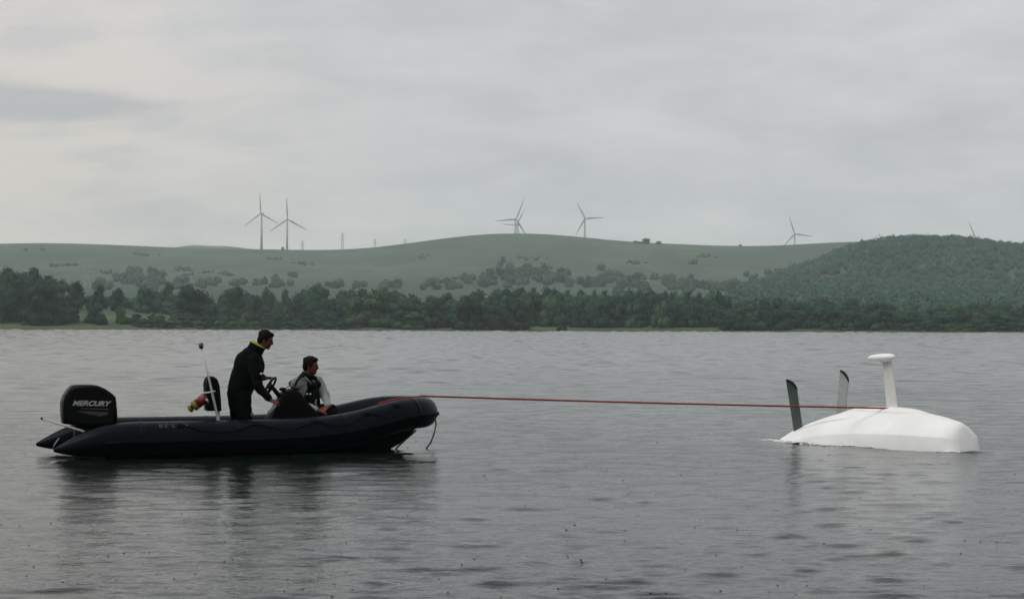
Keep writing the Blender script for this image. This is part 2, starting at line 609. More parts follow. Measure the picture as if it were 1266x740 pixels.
# ------------------------------------------------------------------ lake surface: one sheet, waves are geometry near by
rng = np.random.default_rng(7)
WAVES = []
for k in range(90):
    lam = math.exp(rng.uniform(math.log(0.13), math.log(1.7)))
    th = math.pi / 2 + rng.normal(0, 0.75) + 0.12
    slope = 0.0145 * (1.0 if lam < 0.35 else 0.55 if lam < 0.8 else 0.28)
    WAVES.append((2 * math.pi / lam * math.cos(th), 2 * math.pi / lam * math.sin(th), slope * lam / (2 * math.pi), rng.uniform(0, 6.28), lam))
FAR_SLOPE = 0.017
SWELL = []
for k in range(20):
    c = rng.uniform(0.018, 0.046)
    SWELL.append((c, rng.normal(0, 1.6) * 2 * math.pi / (c * 150), rng.uniform(0, 6.28)))
PATCH = [(rng.uniform(0.1, 0.5) * s1, rng.uniform(0.15, 0.6), rng.uniform(0, 6.28)) for s1 in (1, -1, 1, -1, 1)]


def wave_h(X, Y):
    g = sum(np.sin(a * X + b * Y + c) for a, b, c in PATCH) / 5
    amp = np.clip(0.75 + 0.9 * g, 0.25, 1.6)
    z = np.zeros_like(X)
    for kx, ky, am, ph, lam in WAVES:
        fade = 1 - sstep(4 + 50 * lam, 8 + 110 * lam, Y)
        if lam < 0.5:
            fade = fade * amp
        s = np.sin(kx * X + ky * Y + ph)
        z += am * fade * (s + 0.22 * np.sin(2 * (kx * X + ky * Y + ph) + 1.3))
    z = z * (1 - sstep(110, 215, Y))
    # open water farther out: longer waves, their length growing with the fetch
    far = np.zeros_like(X)
    ly = np.log(np.maximum(Y, 5.0))
    for c, kx, ph in SWELL:
        far += FAR_SLOPE * c * np.maximum(Y, 5.0) / (2 * math.pi) * np.sin(2 * math.pi / c * ly + kx * X + ph)
    return z + far * sstep(22, 75, Y) * (1 - sstep(700, 770, Y))


def build_water():
    fine = [8.5]
    while fine[-1] < 800:
        fine.append(fine[-1] + max(0.038, 0.0039 * fine[-1]))
    ys = np.array([-400, -60, 0, 5] + fine + [840, 1000])
    nu = 420
    u = np.linspace(-1, 1, nu)
    u = 0.5 * u + 0.5 * u ** 3
    rows = []
    for y in ys:
        hw = 14 + 0.5 * min(max(y, 8.5), 800)
        x = u * hw
        x = np.concatenate([[-4200, -1400, -600], x, [600, 1400, 4200]])
        rows.append(x)
    X = np.array(rows)
    Y = np.repeat(ys[:, None], X.shape[1], 1)
    edge = np.ones(X.shape)
    w = 14 + 0.5 * np.clip(Y, 8.5, 800)
    edge = 1 - sstep(0.75, 1.0, np.abs(X) / w)
    Z = wave_h(X, Y) * edge * sstep(8.5, 9.5, Y)
    # short steep wavelets here and there, and lapping along the two hulls
    r = np.random.default_rng(77)
    packs = []
    for k in range(260):
        yy = 12 + 40 * r.uniform() ** 1.5
        packs.append((r.uniform(-0.27, 0.27) * yy, yy, r.uniform(0.10, 0.30), r.uniform(0.14, 0.30), r.uniform(0.20, 0.42)))
    for k in range(46):
        t = r.uniform(-0.05, 1.05)
        packs.append((4.15 + 2.45 * t + r.normal(0, 0.05), 30.75 - 2.85 * t - abs(r.normal(0.05, 0.14)), r.uniform(0.10, 0.24), r.uniform(0.16, 0.30), r.uniform(0.30, 0.62)))
    for k in range(40):
        t = r.uniform(0, 1)
        packs.append((-6.0 + 4.7 * t, 25.5 + 1.9 * t - abs(r.normal(0.0, 0.35)), r.uniform(0.12, 0.3), r.uniform(0.16, 0.32), r.uniform(0.22, 0.45)))
    for (cx, cy, wx, lam, sl) in packs:
        i0, i1 = np.searchsorted(ys, (cy - 0.7, cy + 0.7))
        if i1 <= i0:
            continue
        xs_, ys_ = X[i0:i1], Y[i0:i1]
        g = np.exp(-((xs_ - cx) / wx) ** 2 - ((ys_ - cy - 0.15 * (xs_ - cx)) / (lam * 0.75)) ** 2)
        Z[i0:i1] += sl * lam / (2 * math.pi) * g * np.cos(2 * math.pi * (ys_ - cy - 0.15 * (xs_ - cx)) / lam)
    n = X.shape[1]
    v = np.stack([X, Y, Z], -1).reshape(-1, 3)
    i, j = np.meshgrid(np.arange(len(ys) - 1), np.arange(n - 1), indexing='ij')
    a = (i * n + j).ravel()
    me = np_mesh('water', v, np.stack([a, a + 1, a + n + 1, a + n], -1), 'water')
    tag(link(bpy.data.objects.new('water', me)), kind='structure')


build_water()

# ------------------------------------------------------------------ trees
def ico(sub=1):
    import bmesh
    bm = bmesh.new()
    bmesh.ops.create_icosphere(bm, subdivisions=sub, radius=1)
    v = np.array([p.co[:] for p in bm.verts])
    f = np.array([[q.index for q in p.verts] for p in bm.faces])
    bm.free()
    return v, f


ICO1, ICO1F = ico(1)
ICO2, ICO2F = ico(2)


def crown_np(seed, w, h, z0, lobes=20, leaves=1100, leaf=0.55, conical=0.0):
    """a crown as triangles: leaf-clump faces spread over many lobes, with a ragged core inside each lobe"""
    r = np.random.default_rng(seed)
    V, F = [], []
    nb = 0
    cen, rad = [], []
    for k in range(lobes):
        d = r.normal(size=3)
        d /= np.linalg.norm(d)
        rr = r.uniform(0.25, 0.78)
        c = d * rr * np.array([w / 2, w / 2, h / 2])
        t = (c[2] / (h / 2) + 1) / 2
        c[:2] *= (1 - conical * t)
        if k % 4 == 0:
            an = r.uniform(0, 6.28)
            c = np.array([math.cos(an) * w * 0.36, math.sin(an) * w * 0.36, -h * r.uniform(0.28, 0.42)])
        cen.append(c + np.array([0, 0, z0 + h / 2]))
        rad.append(r.uniform(0.16, 0.27) * (w + h) / 2 * (1 - 0.45 * conical * t))
    for c, ra in zip(cen, rad):
        vv = ICO1 * (ra * 0.86) * r.uniform(0.75, 1.15, (len(ICO1), 1)) * np.array([1, 1, 0.85]) + c
        V.append(vv)
        F.append(ICO1F + nb)
        nb += len(vv)
    tot = sum(x * x for x in rad)
    for c, ra in zip(cen, rad):
        m = max(6, int(leaves * ra * ra / tot))
        d = r.normal(size=(m, 3))
        d /= np.linalg.norm(d, axis=1, keepdims=True)
        p = c + d * np.array([1, 1, 0.85]) * ra * r.uniform(0.8, 1.12, (m, 1))
        a = np.cross(d, r.normal(size=(m, 3)))
        a /= np.linalg.norm(a, axis=1, keepdims=True)
        b = np.cross(d, a)
        tilt = r.uniform(-0.7, 0.7, (m, 1))
        b = b * np.cos(tilt) + d * np.sin(tilt)
        s = leaf * r.uniform(0.55, 1.3, (m, 1))
        q = np.stack([p - a * s * 0.5, p + b * s * 0.6, p + a * s * 0.5, p - b * s * 0.45], 1).reshape(-1, 3)
        idx = np.arange(m)[:, None] * 4 + nb
        F.append(np.concatenate([idx + np.array([[0, 1, 2]]), idx + np.array([[0, 2, 3]])], 0))
        V.append(q)
        nb += 4 * m
    return np.concatenate(V), np.concatenate(F)


def trunk_np(seed, h, w, z0):
    r = random.Random(seed)
    mb = MB()
    th = z0 + (h - z0) * 0.55
    pts, rad = [], []
    for k in range(6):
        t = k / 5
        pts.append((0.3 * math.sin(t * 3 + seed), 0.25 * math.cos(t * 2.3 + seed) - 0.25, -0.6 + (th + 0.6) * t))
        rad.append((0.42 - 0.28 * t) * h / 15 + (0.18 * h / 15 if k == 0 else 0))
    mb.tube(pts, rad, 8)
    for k in range(5):
        an = r.uniform(0, 6.28)
        b = Vector(pts[2 + k % 3])
        e = b + Vector((math.cos(an) * w * 0.33, math.sin(an) * w * 0.33, h * r.uniform(0.14, 0.3)))
        mid = (b + e) / 2 + Vector((0, 0, -0.3))
        mb.tube([b, mid, e], [0.16 * h / 15, 0.11 * h / 15, 0.04], 6)
    return mb


PROTO = []
for k, (w, h, z0, lob, lv, con) in enumerate([(11, 12, 2.2, 22, 1500, 0.15), (9, 12.5, 2.0, 20, 1300, 0.3), (13, 12, 1.6, 26, 1800, 0.1), (8, 13, 1.6, 20, 1200, 0.5), (12, 10, 1.0, 24, 1400, 0.2), (7, 14, 1.4, 22, 1200, 0.75)]):
    cv, cf = crown_np(100 + k, w, h, z0, lob, int(lv * 0.82), 0.66, con)
    top = cv[:, 2].max()
    PROTO.append(dict(v=cv, f=cf, top=top, w=w, z0=z0, trunk=trunk_np(k, top, w, z0)))

_crown_mesh = {}
_trunk_mesh = {}


def tree(px, D, top_py, width_px, proto, leaf, label, name='tree', cat='tree', group=None, rot=None, base_drop=0.0):
    """one tree: stands on the ground D metres away, crown top at the given photo height"""
    p = PROTO[proto]
    b = at(px, 405, D)
    gz = float(ground_h(b.x, D)) - 0.2 - base_drop
    tz = at(px, top_py, D).z
    gz -= (1.1 if D < 2000 else 0.3) * p['z0'] * max(tz - gz, 1.5) / p['top']
    H = max(tz - gz, 1.5)
    W = width_px * D / FPX
    root = empty(name, (b.x, D, gz), label, cat, group)
    sx, sz = W / (p['w'] * 1.12), H / p['top']
    key = (proto, leaf)
    if key not in _crown_mesh:
        _crown_mesh[key] = np_mesh('crown', p['v'], p['f'], leaf, False)
    if proto not in _trunk_mesh:
        t = p['trunk'].build('trunk', 'bark')
        _trunk_mesh[proto] = t.data
        bpy.data.objects.remove(t)
    rz = rot if rot is not None else (px * 1.7) % 6.28
    for nm, me in (('trunk', _trunk_mesh[proto]), ('crown', _crown_mesh[key])):
        o = bpy.data.objects.new(nm, me)
        o.scale = (sx, sx, sz)
        o.rotation_euler = (0, 0, rz)
        link(o, root)
    return root


T = [
    # px, D, top, width, proto, leaf, label
    (93, 880, 346, 27, 1, 'leaf_dark', 'upright dark tree standing just right of the tall shore wood'),
    (122, 905, 350.5, 24, 0, 'leaf_dark', 'round-topped dark tree below the lone pylon on the hillside'),
    (146, 900, 354.5, 22, 3, 'leaf_dark', 'narrow pointed dark tree between the pylon and the bright meadow'),
    (87, 832, 363, 27, 0, 'leaf_dark', 'dark tree in front of the gap beside the tall shore wood'),
    (117, 828, 368, 36, 4, 'leaf_dark', 'broad low black-green tree near the water below the lone pylon'),
    (150, 836, 377, 24, 4, 'leaf_light', 'light green bushy tree at the near end of the bright meadow'),
    (182, 930, 351.5, 38, 2, 'leaf', 'wide mid green tree directly above the bright meadow'),
    (207, 1010, 346.5, 26, 0, 'leaf', 'paler tall tree rising behind the big round oak'),
    (241, 860, 350.5, 66, 2, 'leaf_dark', 'big round dark oak, largest single crown near the shore'),
    (283, 960, 351.5, 50, 2, 'leaf', 'wide hazy tree between the big round oak and the turbine pair'),
    (318, 880, 364, 26, 0, 'leaf_dark', 'small dark tree right under the first turbine of the pair'),
    (331, 960, 353.5, 21, 1, 'leaf', 'small hazy tree top between the two turbines of the pair'),
    (353, 950, 355, 20, 0, 'leaf', 'rounded tree top right under the second turbine of the pair'),
    (366, 870, 367, 31, 4, 'leaf_dark', 'low dark tree in front of the broad crown behind the crew'),
    (391, 940, 349.5, 56, 2, 'leaf', 'broad spreading tree above the seated person'),
    (412, 865, 367, 36, 0, 'leaf_dark', 'dark rounded tree above and ahead of the seated person'),
    (481, 870, 354, 48, 2, 'leaf', 'large domed tree on the shore above the boat bow'),
    (510, 826, 384, 52, 4, 'leaf_light', 'light green rounded bush at the waterline beyond the boat bow'),
    (446, 850, 374, 34, 4, 'leaf', 'mid green low tree between the seated person and the domed tree'),
    (695, 828, 392, 16, 4, 'leaf_dark', 'lone dark bush on the green meadow by the water'),
    (545, 850, 366, 36, 0, 'leaf_dark', 'dark tree beside the light green waterline bush, further along the shore'),
    (889, 900, 357, 17, 1, 'leaf_dark', 'last tall tree at the end of the dark plantation'),
    (455, 842, 385, 26, 4, 'leaf_light', 'small pale green bush near the shore left of the boat bow'),
]
for (px, D, tp, wpx, pr, lf, lb) in T:
    small = 'bush' in lb
    tree(px, D, tp, wpx, pr, lf, lb, 'bush' if small and 'tree' not in lb else 'tree', 'bush' if small and 'tree' not in lb else 'tree')
# clump of trees on the ridge line
for (px, D, tp, wpx, lb) in ((798, 2960, 294.0, 19, 'largest domed tree of the little copse on the hill crest'),
                             (786, 2970, 297.3, 11, 'small tree at the turbine end of the crest copse'),
                             (814, 2965, 297.6, 10, 'small tree at the outer end of the crest copse'),
                             (915, 2990, 301.6, 6, 'tiny lone tree on the bare ridge beyond the copse'),
                             (349, 2990, 304.6, 5, 'tiny bush on the ridge between the paired turbine towers')):
    tree(px, D, tp, wpx, 4, 'leaf', lb, 'bush' if 'bush' in lb else 'tree', 'bush' if 'bush' in lb else 'tree')


def wood(name, spots, leafmat, label, cat, seed, core=True):
    """a far wood that reads as one mass: spots are (x, y, ground z, height, width, proto)"""
    r = np.random.default_rng(seed)
    V, F, I = [], [], []
    nb = 0
    for (x, y, gz, h, w, pr) in spots:
        p = PROTO[pr]
        sink = 1.15 * p['z0'] * h / p['top']
        gz, h = gz - sink, h + sink
        a = r.uniform(0, 6.28)
        sx, sz = w / (p['w'] * 1.12), h / p['top']
        c, s = math.cos(a), math.sin(a)
        v = p['v'] * np.array([sx, sx, sz])
        v = np.stack([v[:, 0] * c - v[:, 1] * s + x, v[:, 0] * s + v[:, 1] * c + y, v[:, 2] + gz - 0.3], -1)
        V.append(v)
        F.append(p['f'] + nb)
        I.append(np.full(len(p['f']), int(r.choice(4, p=(0.4, 0.27, 0.23, 0.10)))))
        nb += len(v)
        t = p['trunk']
        tv = np.array(t.v) * np.array([sx, sx, sz]) + np.array([x, y, gz - 0.3])
        tf = np.array([q[:3] for q in t.f] + [(q[0], q[2], q[3]) for q in t.f])
        V.append(tv)
        F.append(tf + nb)
        I.append(np.full(len(tf), 4))
        nb += len(tv)
    me = np_mesh(name, np.concatenate(V), np.concatenate(F), leafmat, False, np.concatenate(I), ('leaf_dark', 'leaf', 'leaf_light', 'bark'))
    o = link(bpy.data.objects.new(name, me))
    return tag(o, label, cat, kind='stuff')


def wood_spots(seed, x0, x1, tops, Ds, step, hw=(9, 13), protos=(0, 1, 2), jit=2.5):
    """rows of trees between photo columns x0..x1; tops = skyline (px, py) of the back row"""
    r = random.Random(seed)
    tx = [t[0] for t in tops]
    ty = [t[1] for t in tops]
    out = []
    for i, D in enumerate(Ds):
        px = x0 + r.uniform(0, step)
        while px < x1:
            q = at(px, 405, D)
            dd = D + r.uniform(-8, 8)
            gz = float(ground_h(q.x, dd))
            k = i / max(len(Ds) - 1, 1)
            sky = np.interp(px, tx, ty)
            topz = at(px, sky + (1 - k) * r.uniform(8, 15) + r.uniform(-0.5, jit), dd).z
            out.append((q.x, dd, gz, max(topz - gz, 4), r.uniform(*hw), r.choice(protos)))
            px += step * r.uniform(0.7, 1.35)
    return out


wood('tall_wood', wood_spots(1, -260, 74, [(-260, 340), (-70, 327), (0, 327), (20, 325), (45, 328), (60, 333), (78, 347)], (822, 850, 885, 930), 24, (14, 21), (0, 2, 4), 4.0), 'wood_leaf',
     'tall dense dark wood on the shore, highest trees on the bank', 'wood', 11)
wood('mixed_wood', wood_spots(2, 425, 640, [(425, 352), (450, 351), (500, 357), (520, 360), (545, 358), (580, 353), (640, 350)], (836, 870, 910, 960), 25, (14, 21), (0, 2, 4), 5.0), 'wood_leaf',
     'mixed green wood on the shore beyond the boat bow', 'wood', 12)
wood('plantation_wood', wood_spots(3, 618, 905, [(618, 351), (650, 350), (700, 352), (760, 355), (800, 354), (850, 357), (880, 359), (905, 366)], (868, 895, 925), 15, (9, 14), (0, 2, 4), 3.0), 'leaf_dark',
     'dense dark plantation behind the green waterside meadow', 'wood', 13)
wood('shore_wood', wood_spots(4, 900, 1480, [(900, 366), (930, 366), (990, 365), (1050, 364), (1085, 368), (1110, 376), (1160, 372), (1200, 370), (1266, 372), (1480, 374)], (836, 870, 910), 24, (14, 20), (0, 2, 4), 5.0), 'wood_leaf',
     'lower mixed wood along the shore below the wooded hill', 'wood', 14)
wood('hedge_wood', wood_spots(5, 165, 440, [(165, 386), (200, 388), (260, 386), (320, 384), (380, 386), (440, 384)], (826, 845), 13, (7, 10), (4, 4, 0)), 'wood_leaf',
     'low dark thicket along the shore below the big round oak', 'thicket', 15)
wood('back_wood', wood_spots(6, 80, 470, [(80, 362), (140, 362), (200, 358), (260, 358), (320, 358), (400, 354), (470, 354)], (960, 1010), 25, (14, 20), (0, 2, 4), 5.0), 'wood_leaf',
     'hazy wood in the second row behind the big round oak', 'wood', 16)
wood('verge_scrub', wood_spots(8, 1020, 1330, [(1020, 396), (1330, 396)], (824,), 11, (5, 8), (4,)) + wood_spots(9, -60, 80, [(-60, 394), (80, 395)], (818,), 13, (5, 7), (4,)), 'leaf_light',
     'low pale scrub in clumps on the water edge', 'scrub', 17)


def scrub_field():
    """copses and hedgerow trees on the lower slopes of the ridge: a far mass of crowns"""
    r = np.random.default_rng(5)
    spots = []
    masses = [(128, 354, 12, 4, 10), (150, 348, 10, 6, 16), (170, 344, 14, 9, 34), (194, 346, 10, 8, 20), (222, 354, 16, 4, 12), (262, 351, 14, 5, 10), (300, 352, 12, 4, 8), (334, 354, 20, 3, 10), (362, 343, 6, 4, 4),
              (420, 355, 26, 3, 10), (480, 355, 22, 4, 12), (540, 354, 26, 5, 16), (590, 350, 18, 7, 18), (630, 344, 16, 10, 44), (662, 341, 14, 9, 34), (692, 345, 16, 8, 22), (722, 353, 20, 5, 14), (758, 347, 16, 9, 36),
              (785, 351, 14, 8, 22), (828, 352, 16, 7, 26), (848, 352, 12, 9, 20), (880, 357, 20, 5, 20), (915, 358, 18, 5, 20), (856, 327, 6, 2, 3)]
    for (px0, py0, sx, sy, n) in masses:
        for k in range(int(n * 0.7)):
            px, py = px0 + r.normal(0, sx * 0.6), py0 + r.normal(0, sy * 0.6)
            ds = np.arange(1100, 2900, 12.0)
            rx = pix_ray(px, py)
            zz = CAM_H + rx.z / rx.y * ds
            gg = ground_h(rx.x / rx.y * ds, ds)
            hit = np.nonzero(gg >= zz)[0]
            if not len(hit):
                continue
            d = ds[hit[0]]
            spots.append((rx.x / rx.y * d, d, gg[hit[0]], r.uniform(3.5, 7), r.uniform(5, 9), 0))
    return spots


def crown_mass(name, pts, seed, mats, probs, label, cat, sphere=1, leaves=14):
    """a far mass of crowns: pts are (x, y, ground z, half width, height)"""
    r = np.random.default_rng(seed)
    iv, iF = (ICO1, ICO1F) if sphere == 1 else (ICO2, ICO2F)
    V, F, I = [], [], []
    nb = 0
    for (x, y, g, w, h) in pts:
        sc = np.array([w, w, h * 0.62])
        c = np.array([x, y, g + h * 0.42])
        v = iv * r.uniform(0.76, 1.14, (len(iv), 1)) * sc + c
        k = int(r.choice(len(mats), p=probs))
        V.append(v)
        F.append(iF + nb)
        I.append(np.full(len(iF), k))
        nb += len(v)
        m = leaves
        d = r.normal(size=(m, 3))
        d /= np.linalg.norm(d, axis=1, keepdims=True)
        p = d * sc * r.uniform(0.9, 1.22, (m, 1)) + c
        a = np.cross(d, r.normal(size=(m, 3)))
        a /= np.linalg.norm(a, axis=1, keepdims=True)
        b = np.cross(d, a) * 0.6 + d * 0.8
        s_ = w * r.uniform(0.15, 0.34, (m, 1))
        V.append(np.stack([p - a * s_, p + b * s_, p + a * s_], 1).reshape(-1, 3))
        F.append(np.arange(3 * m).reshape(-1, 3) + nb)
        I.append(np.full(m, k))
        nb += 3 * m
    me = np_mesh(name, np.concatenate(V), np.concatenate(F), mats[0], True, np.concatenate(I), mats[1:])
    tag(link(bpy.data.objects.new(name, me)), label, cat, kind='stuff')


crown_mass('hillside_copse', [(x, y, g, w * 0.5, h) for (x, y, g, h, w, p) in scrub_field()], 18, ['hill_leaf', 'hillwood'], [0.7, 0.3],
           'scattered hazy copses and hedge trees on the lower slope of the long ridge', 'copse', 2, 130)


def hedge_lines():
    """field hedges, gorse and bracken clumps over the open slope"""
    r = np.random.default_rng(44)
    pts = []
    for k in range(3):
        d0 = r.uniform(1500, 2850)
        px0 = r.uniform(-40, 960)
        ln = r.uniform(30, 120)
        sl = r.uniform(-3.0, 3.0)
        n = int(ln * r.uniform(0.25, 0.6))
        for i in range(n):
            t = r.uniform(-1, 1)
            d = d0 + sl * ln * t + r.normal(0, 4)
            x = (px0 + ln * t * 0.5 - 633) / FPX * d
            pts.append((x, d, r.uniform(1.2, 2.8), r.uniform(1.6, 3.6)))
    for k in range(22):
        d0 = r.uniform(1450, 2800)
        px0 = r.uniform(-40, 990)
        for i in range(int(r.uniform(4, 18))):
            d = d0 + r.normal(0, 22)
            x = (px0 + r.normal(0, 7) - 633) / FPX * d
            pts.append((x, d, r.uniform(1.0, 3.6), r.uniform(1.2, 4.2)))
    return [(x, d, float(ground_h(x, d)), w, h) for x, d, w, h in pts]


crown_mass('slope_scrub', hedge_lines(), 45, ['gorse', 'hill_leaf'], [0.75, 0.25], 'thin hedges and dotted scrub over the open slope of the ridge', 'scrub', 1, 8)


def hill_wood():
    r = np.random.default_rng(21)
    n = 40000
    y = np.concatenate([r.uniform(1180, 1750, n // 2), r.uniform(1650, 2330, n // 2)])
    px = r.uniform(830, 1330, n)
    x = (px - 633) / FPX * y
    g = ground_h(x, y)
    py = 404.0 + (px - 633) * 0.0035 - (g - CAM_H) * FPX / y
    lim = np.interp(py, [285, 299, 312, 325, 338, 352, 372, 400], [1060, 1045, 1022, 1000, 972, 940, 905, 880])
    sg = np.where(r.uniform(0, 1, n) < 0.12, 26.0, 5.0)
    glade = np.sin(x * 0.021 + 1.3) * np.sin(y * 0.013 + x * 0.006) > 0.95
    keep = (px > lim + r.normal(0, 1, n) * sg) & ~((np.abs(px - 1258) < 11) & (np.abs(py - 338) < 4)) & ~glade
    pts = np.stack([x[keep], y[keep], g[keep]], -1)
    pts = pts[r.permutation(len(pts))[:7600]]
    out = []
    for (x, y, g) in pts:
        big = r.uniform() < 0.25
        out.append((x, y, g, r.uniform(4.2, 6.2) if big else r.uniform(2.6, 4.6), r.uniform(6, 9) if big else r.uniform(4.5, 7.5)))
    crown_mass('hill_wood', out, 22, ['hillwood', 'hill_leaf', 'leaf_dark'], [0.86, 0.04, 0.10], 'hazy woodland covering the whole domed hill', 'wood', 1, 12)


hill_wood()

# ------------------------------------------------------------------ wind turbines and pylons
def turbine(px, hub_py, D, blade_m, yaw, angles, label, tower=82):
    hub = at(px, hub_py, D)
    base = (hub.x, D, hub.z - tower)
    root = empty('wind_turbine', base, label, 'wind turbine', 'wind turbines on the ridge')
    mb = MB()
    mb.tube([(hub.x, D, hub.z - tower), (hub.x, D, hub.z - tower * 0.5), (hub.x, D, hub.z - 1.5)], [2.6, 2.1, 1.5], 12)
    mb.build('tower', 'turbine', root)
    ax = Vector((math.sin(yaw), -math.cos(yaw), 0))        # rotor axis, towards the wind
    side = Vector((math.cos(yaw), math.sin(yaw), 0))
    n = MB()
    c = Vector(hub)
    n.tube([c - ax * 6.5, c - ax * 5.5, c - ax * 1, c + ax * 2.2], [1.2, 1.9, 2.0, 1.6], 10)
    n.build('nacelle', 'turbine', root)
    hb = MB()
    h0 = c + ax * 3.6
    hb.tube([c + ax * 2.2, c + ax * 3.6, c + ax * 5.0], [1.6, 1.6, 0.3], 10)
    hb.build('hub', 'turbine', root)
    for a in angles:
        d = side * math.cos(R(a)) + Vector((0, 0, 1)) * math.sin(R(a))
        ch = ax.cross(d).normalized()
        b = MB()
        rings = []
        for t, w, th in ((0.02, 0.9, 0.9), (0.08, 1.0, 0.8), (0.2, 1.75, 0.45), (0.5, 1.2, 0.3), (0.8, 0.8, 0.18), (1.0, 0.22, 0.06)):
            o = h0 + d * (t * blade_m)
            tw = R(14 * (1 - t))
            cc = ch * math.cos(tw) + ax * math.sin(tw)
            nn = ax * math.cos(tw) - ch * math.sin(tw)
            rings.append([o + cc * (w * math.cos(2 * math.pi * k / 8)) + nn * (th * math.sin(2 * math.pi * k / 8)) for k in range(8)])
        b.loft(rings)
        b.build('blade', 'turbine', root)
    return root


turbine(323.5, 264, 3600, 42, R(-22), (93, 213, 333), 'first wind turbine of the close pair, its hub higher than its twin')
turbine(355, 271, 3750, 44, R(18), (93, 215, 332), 'second turbine of the close pair, one blade pointing straight up')
turbine(637, 271, 3700, 46, R(28), (66, 186, 306), 'turbine on the ridge summit with a long blade pointing steeply up')
turbine(639.5, 278, 4100, 40, R(-35), (176, 296, 56), 'turbine hidden low behind the ridge summit turbine, only hub and a level blade showing')
turbine(723, 270, 3750, 37, R(8), (118, 3, 240), 'lone turbine right of the summit, blade pointing level to the copse')
turbine(982.5, 289, 3900, 38, R(-10), (107, 351, 228), 'turbine half sunk behind the ridge, next to the wooded hill')
turbine(1206, 297, 3900, 42, R(10), (113, 233, 353), 'turbine behind the wooded hill, only a blade tip showing above the trees', 70)


def pylon(px, top_py, D, hgt, label, w=3.2):
    t = at(px, top_py, D)
    root = empty('pylon', (t.x, D, t.z - hgt), label, 'pylon', 'electricity pylons')
    mb = MB()

    def corner(k, f):
        s = w * (1 - 0.8 * f)
        sx, sy = ((1, 1), (-1, 1), (-1, -1), (1, -1))[k]
        return Vector((t.x + sx * s, D + sy * s, t.z - hgt * (1 - f)))
    lv = [0, 0.2, 0.38, 0.54, 0.68, 0.8, 0.9, 1.0]
    for k in range(4):
        mb.tube([corner(k, 0), corner(k, 1)], [0.28, 0.18], 5)
        for a, b in zip(lv[:-1], lv[1:]):
            mb.tube([corner(k, a), corner((k + 1) % 4, b)], 0.12, 4)
            mb.tube([corner((k + 1) % 4, a), corner(k, b)], 0.12, 4)
    mb.build('lattice', 'steel', root, smooth=False)
    for f, s in ((0.68, 5.5), (0.8, 6.5), (0.92, 4.8)):
        m2 = MB()
        z = t.z - hgt * (1 - f)
        for sg in (-1, 1):
            m2.tube([(t.x, D, z + 0.9), (t.x + sg * s, D, z)], [0.2, 0.12], 5)
            m2.tube([(t.x, D, z - 0.1), (t.x + sg * s, D, z)], [0.2, 0.12], 5)
        m2.build('cross_arm', 'steel', root, smooth=False)
    return root


pylon(374, 297.5, 3900, 32, 'short faint pylon just past the second turbine of the pair')
pylon(423.5, 287.5, 3700, 42, 'tallest faint pylon in the dip of the ridge')
pylon(463.5, 295, 4100, 30, 'faint pylon where the ridge starts to climb')
pylon(501, 295.5, 4400, 30, 'faintest pylon, its head barely above the climbing ridge')
pylon(108, 327, 1700, 32, 'grey pylon standing low on the hillside near the tall wood')

# ------------------------------------------------------------------ inflatable boat
YAW = R(23)
B0 = Vector((-6.33, 26.35, 0.0))
ca, sa = math.cos(YAW), math.sin(YAW)


def bt(x, y, z):
    x = x * 1.03
    return Vector((B0.x + x * ca - y * sa, B0.y + x * sa + y * ca, z))


boat = empty('inflatable_boat', B0, 'dark navy rigid inflatable boat with black outboard motor towing the white hull', 'inflatable boat')


def tube_path():
    """centre line of the near tube, round the bow, and back along the far tube: (x, y, z, r)"""
    half = []
    for x, z, r in ((0.0, 0.125, 0.02), (0.05, 0.13, 0.05), (0.2, 0.155, 0.105), (0.4, 0.195, 0.165), (0.6, 0.23, 0.205), (0.78, 0.240, 0.234), (1.0, 0.248, 0.240),
                    (1.6, 0.248, 0.240), (2.3, 0.248, 0.240), (2.9, 0.251, 0.240), (3.35, 0.271, 0.240)):
        half.append((x, 0.70, z, r))
    n = 16
    for k in range(1, n + 1):
        a = math.pi / 2 * k / n
        x = 3.35 + 1.93 * math.sin(a) ** 0.92
        y = 0.70 * max(math.cos(a), 0) ** 0.8
        s = (x - 3.35) / 1.93
        z = 0.271 + float(np.interp(s, [0, 0.2, 0.35, 0.55, 0.68, 0.82, 1.0], [0, 0.025, 0.07, 0.155, 0.225, 0.262, 0.265]))
        half.append((x, y, z, 0.240 - 0.018 * s))
    near = [(x, -y, z, r) for x, y, z, r in half]
    far = [(x, y, z, r) for x, y, z, r in half[:-1]][::-1]
    return near + far


TP = tube_path()
mb = MB()
# smooth the path a little at the bow by resampling
P = np.array(TP)
d = np.concatenate([[0], np.cumsum(np.linalg.norm(np.diff(P[:, :3], axis=0), axis=1))])
tt = np.linspace(0, d[-1], 140)
PP = np.stack([np.interp(tt, d, P[:, k]) for k in range(4)], -1)
for _ in range(3):
    PP[1:-1] = 0.25 * PP[:-2] + 0.5 * PP[1:-1] + 0.25 * PP[2:]
mb.tube([bt(*p[:3]) for p in PP], [p[3] for p in PP], 24)
tube_o = mb.build('buoyancy_tube', 'tube', boat)


def tube_frame(i):
    """centre, radius, outward side vector of the tube at resampled index i"""
    p = PP[i]
    c = bt(*p[:3])
    t = (bt(*PP[min(i + 1, 139)][:3]) - bt(*PP[max(i - 1, 0)][:3])).normalized()
    s = t.cross(Vector((0, 0, 1))).normalized()      # outward (near side: towards the camera)
    return c, p[3], s


# rubbing strake along the outside
rs = MB()
rings = []
for i in range(8, 132):
    c, r, s = tube_frame(i)
    q = c + s * (r + 0.004)
    rings.append([q + s * 0.022 * math.cos(a) + Vector((0, 0, 1)) * 0.028 * math.sin(a) - Vector((0, 0, 0.02)) for a in [2 * math.pi * k / 8 for k in range(8)]])
rs.loft(rings)
rs.build('rubbing_strake', 'rubber', tube_o)
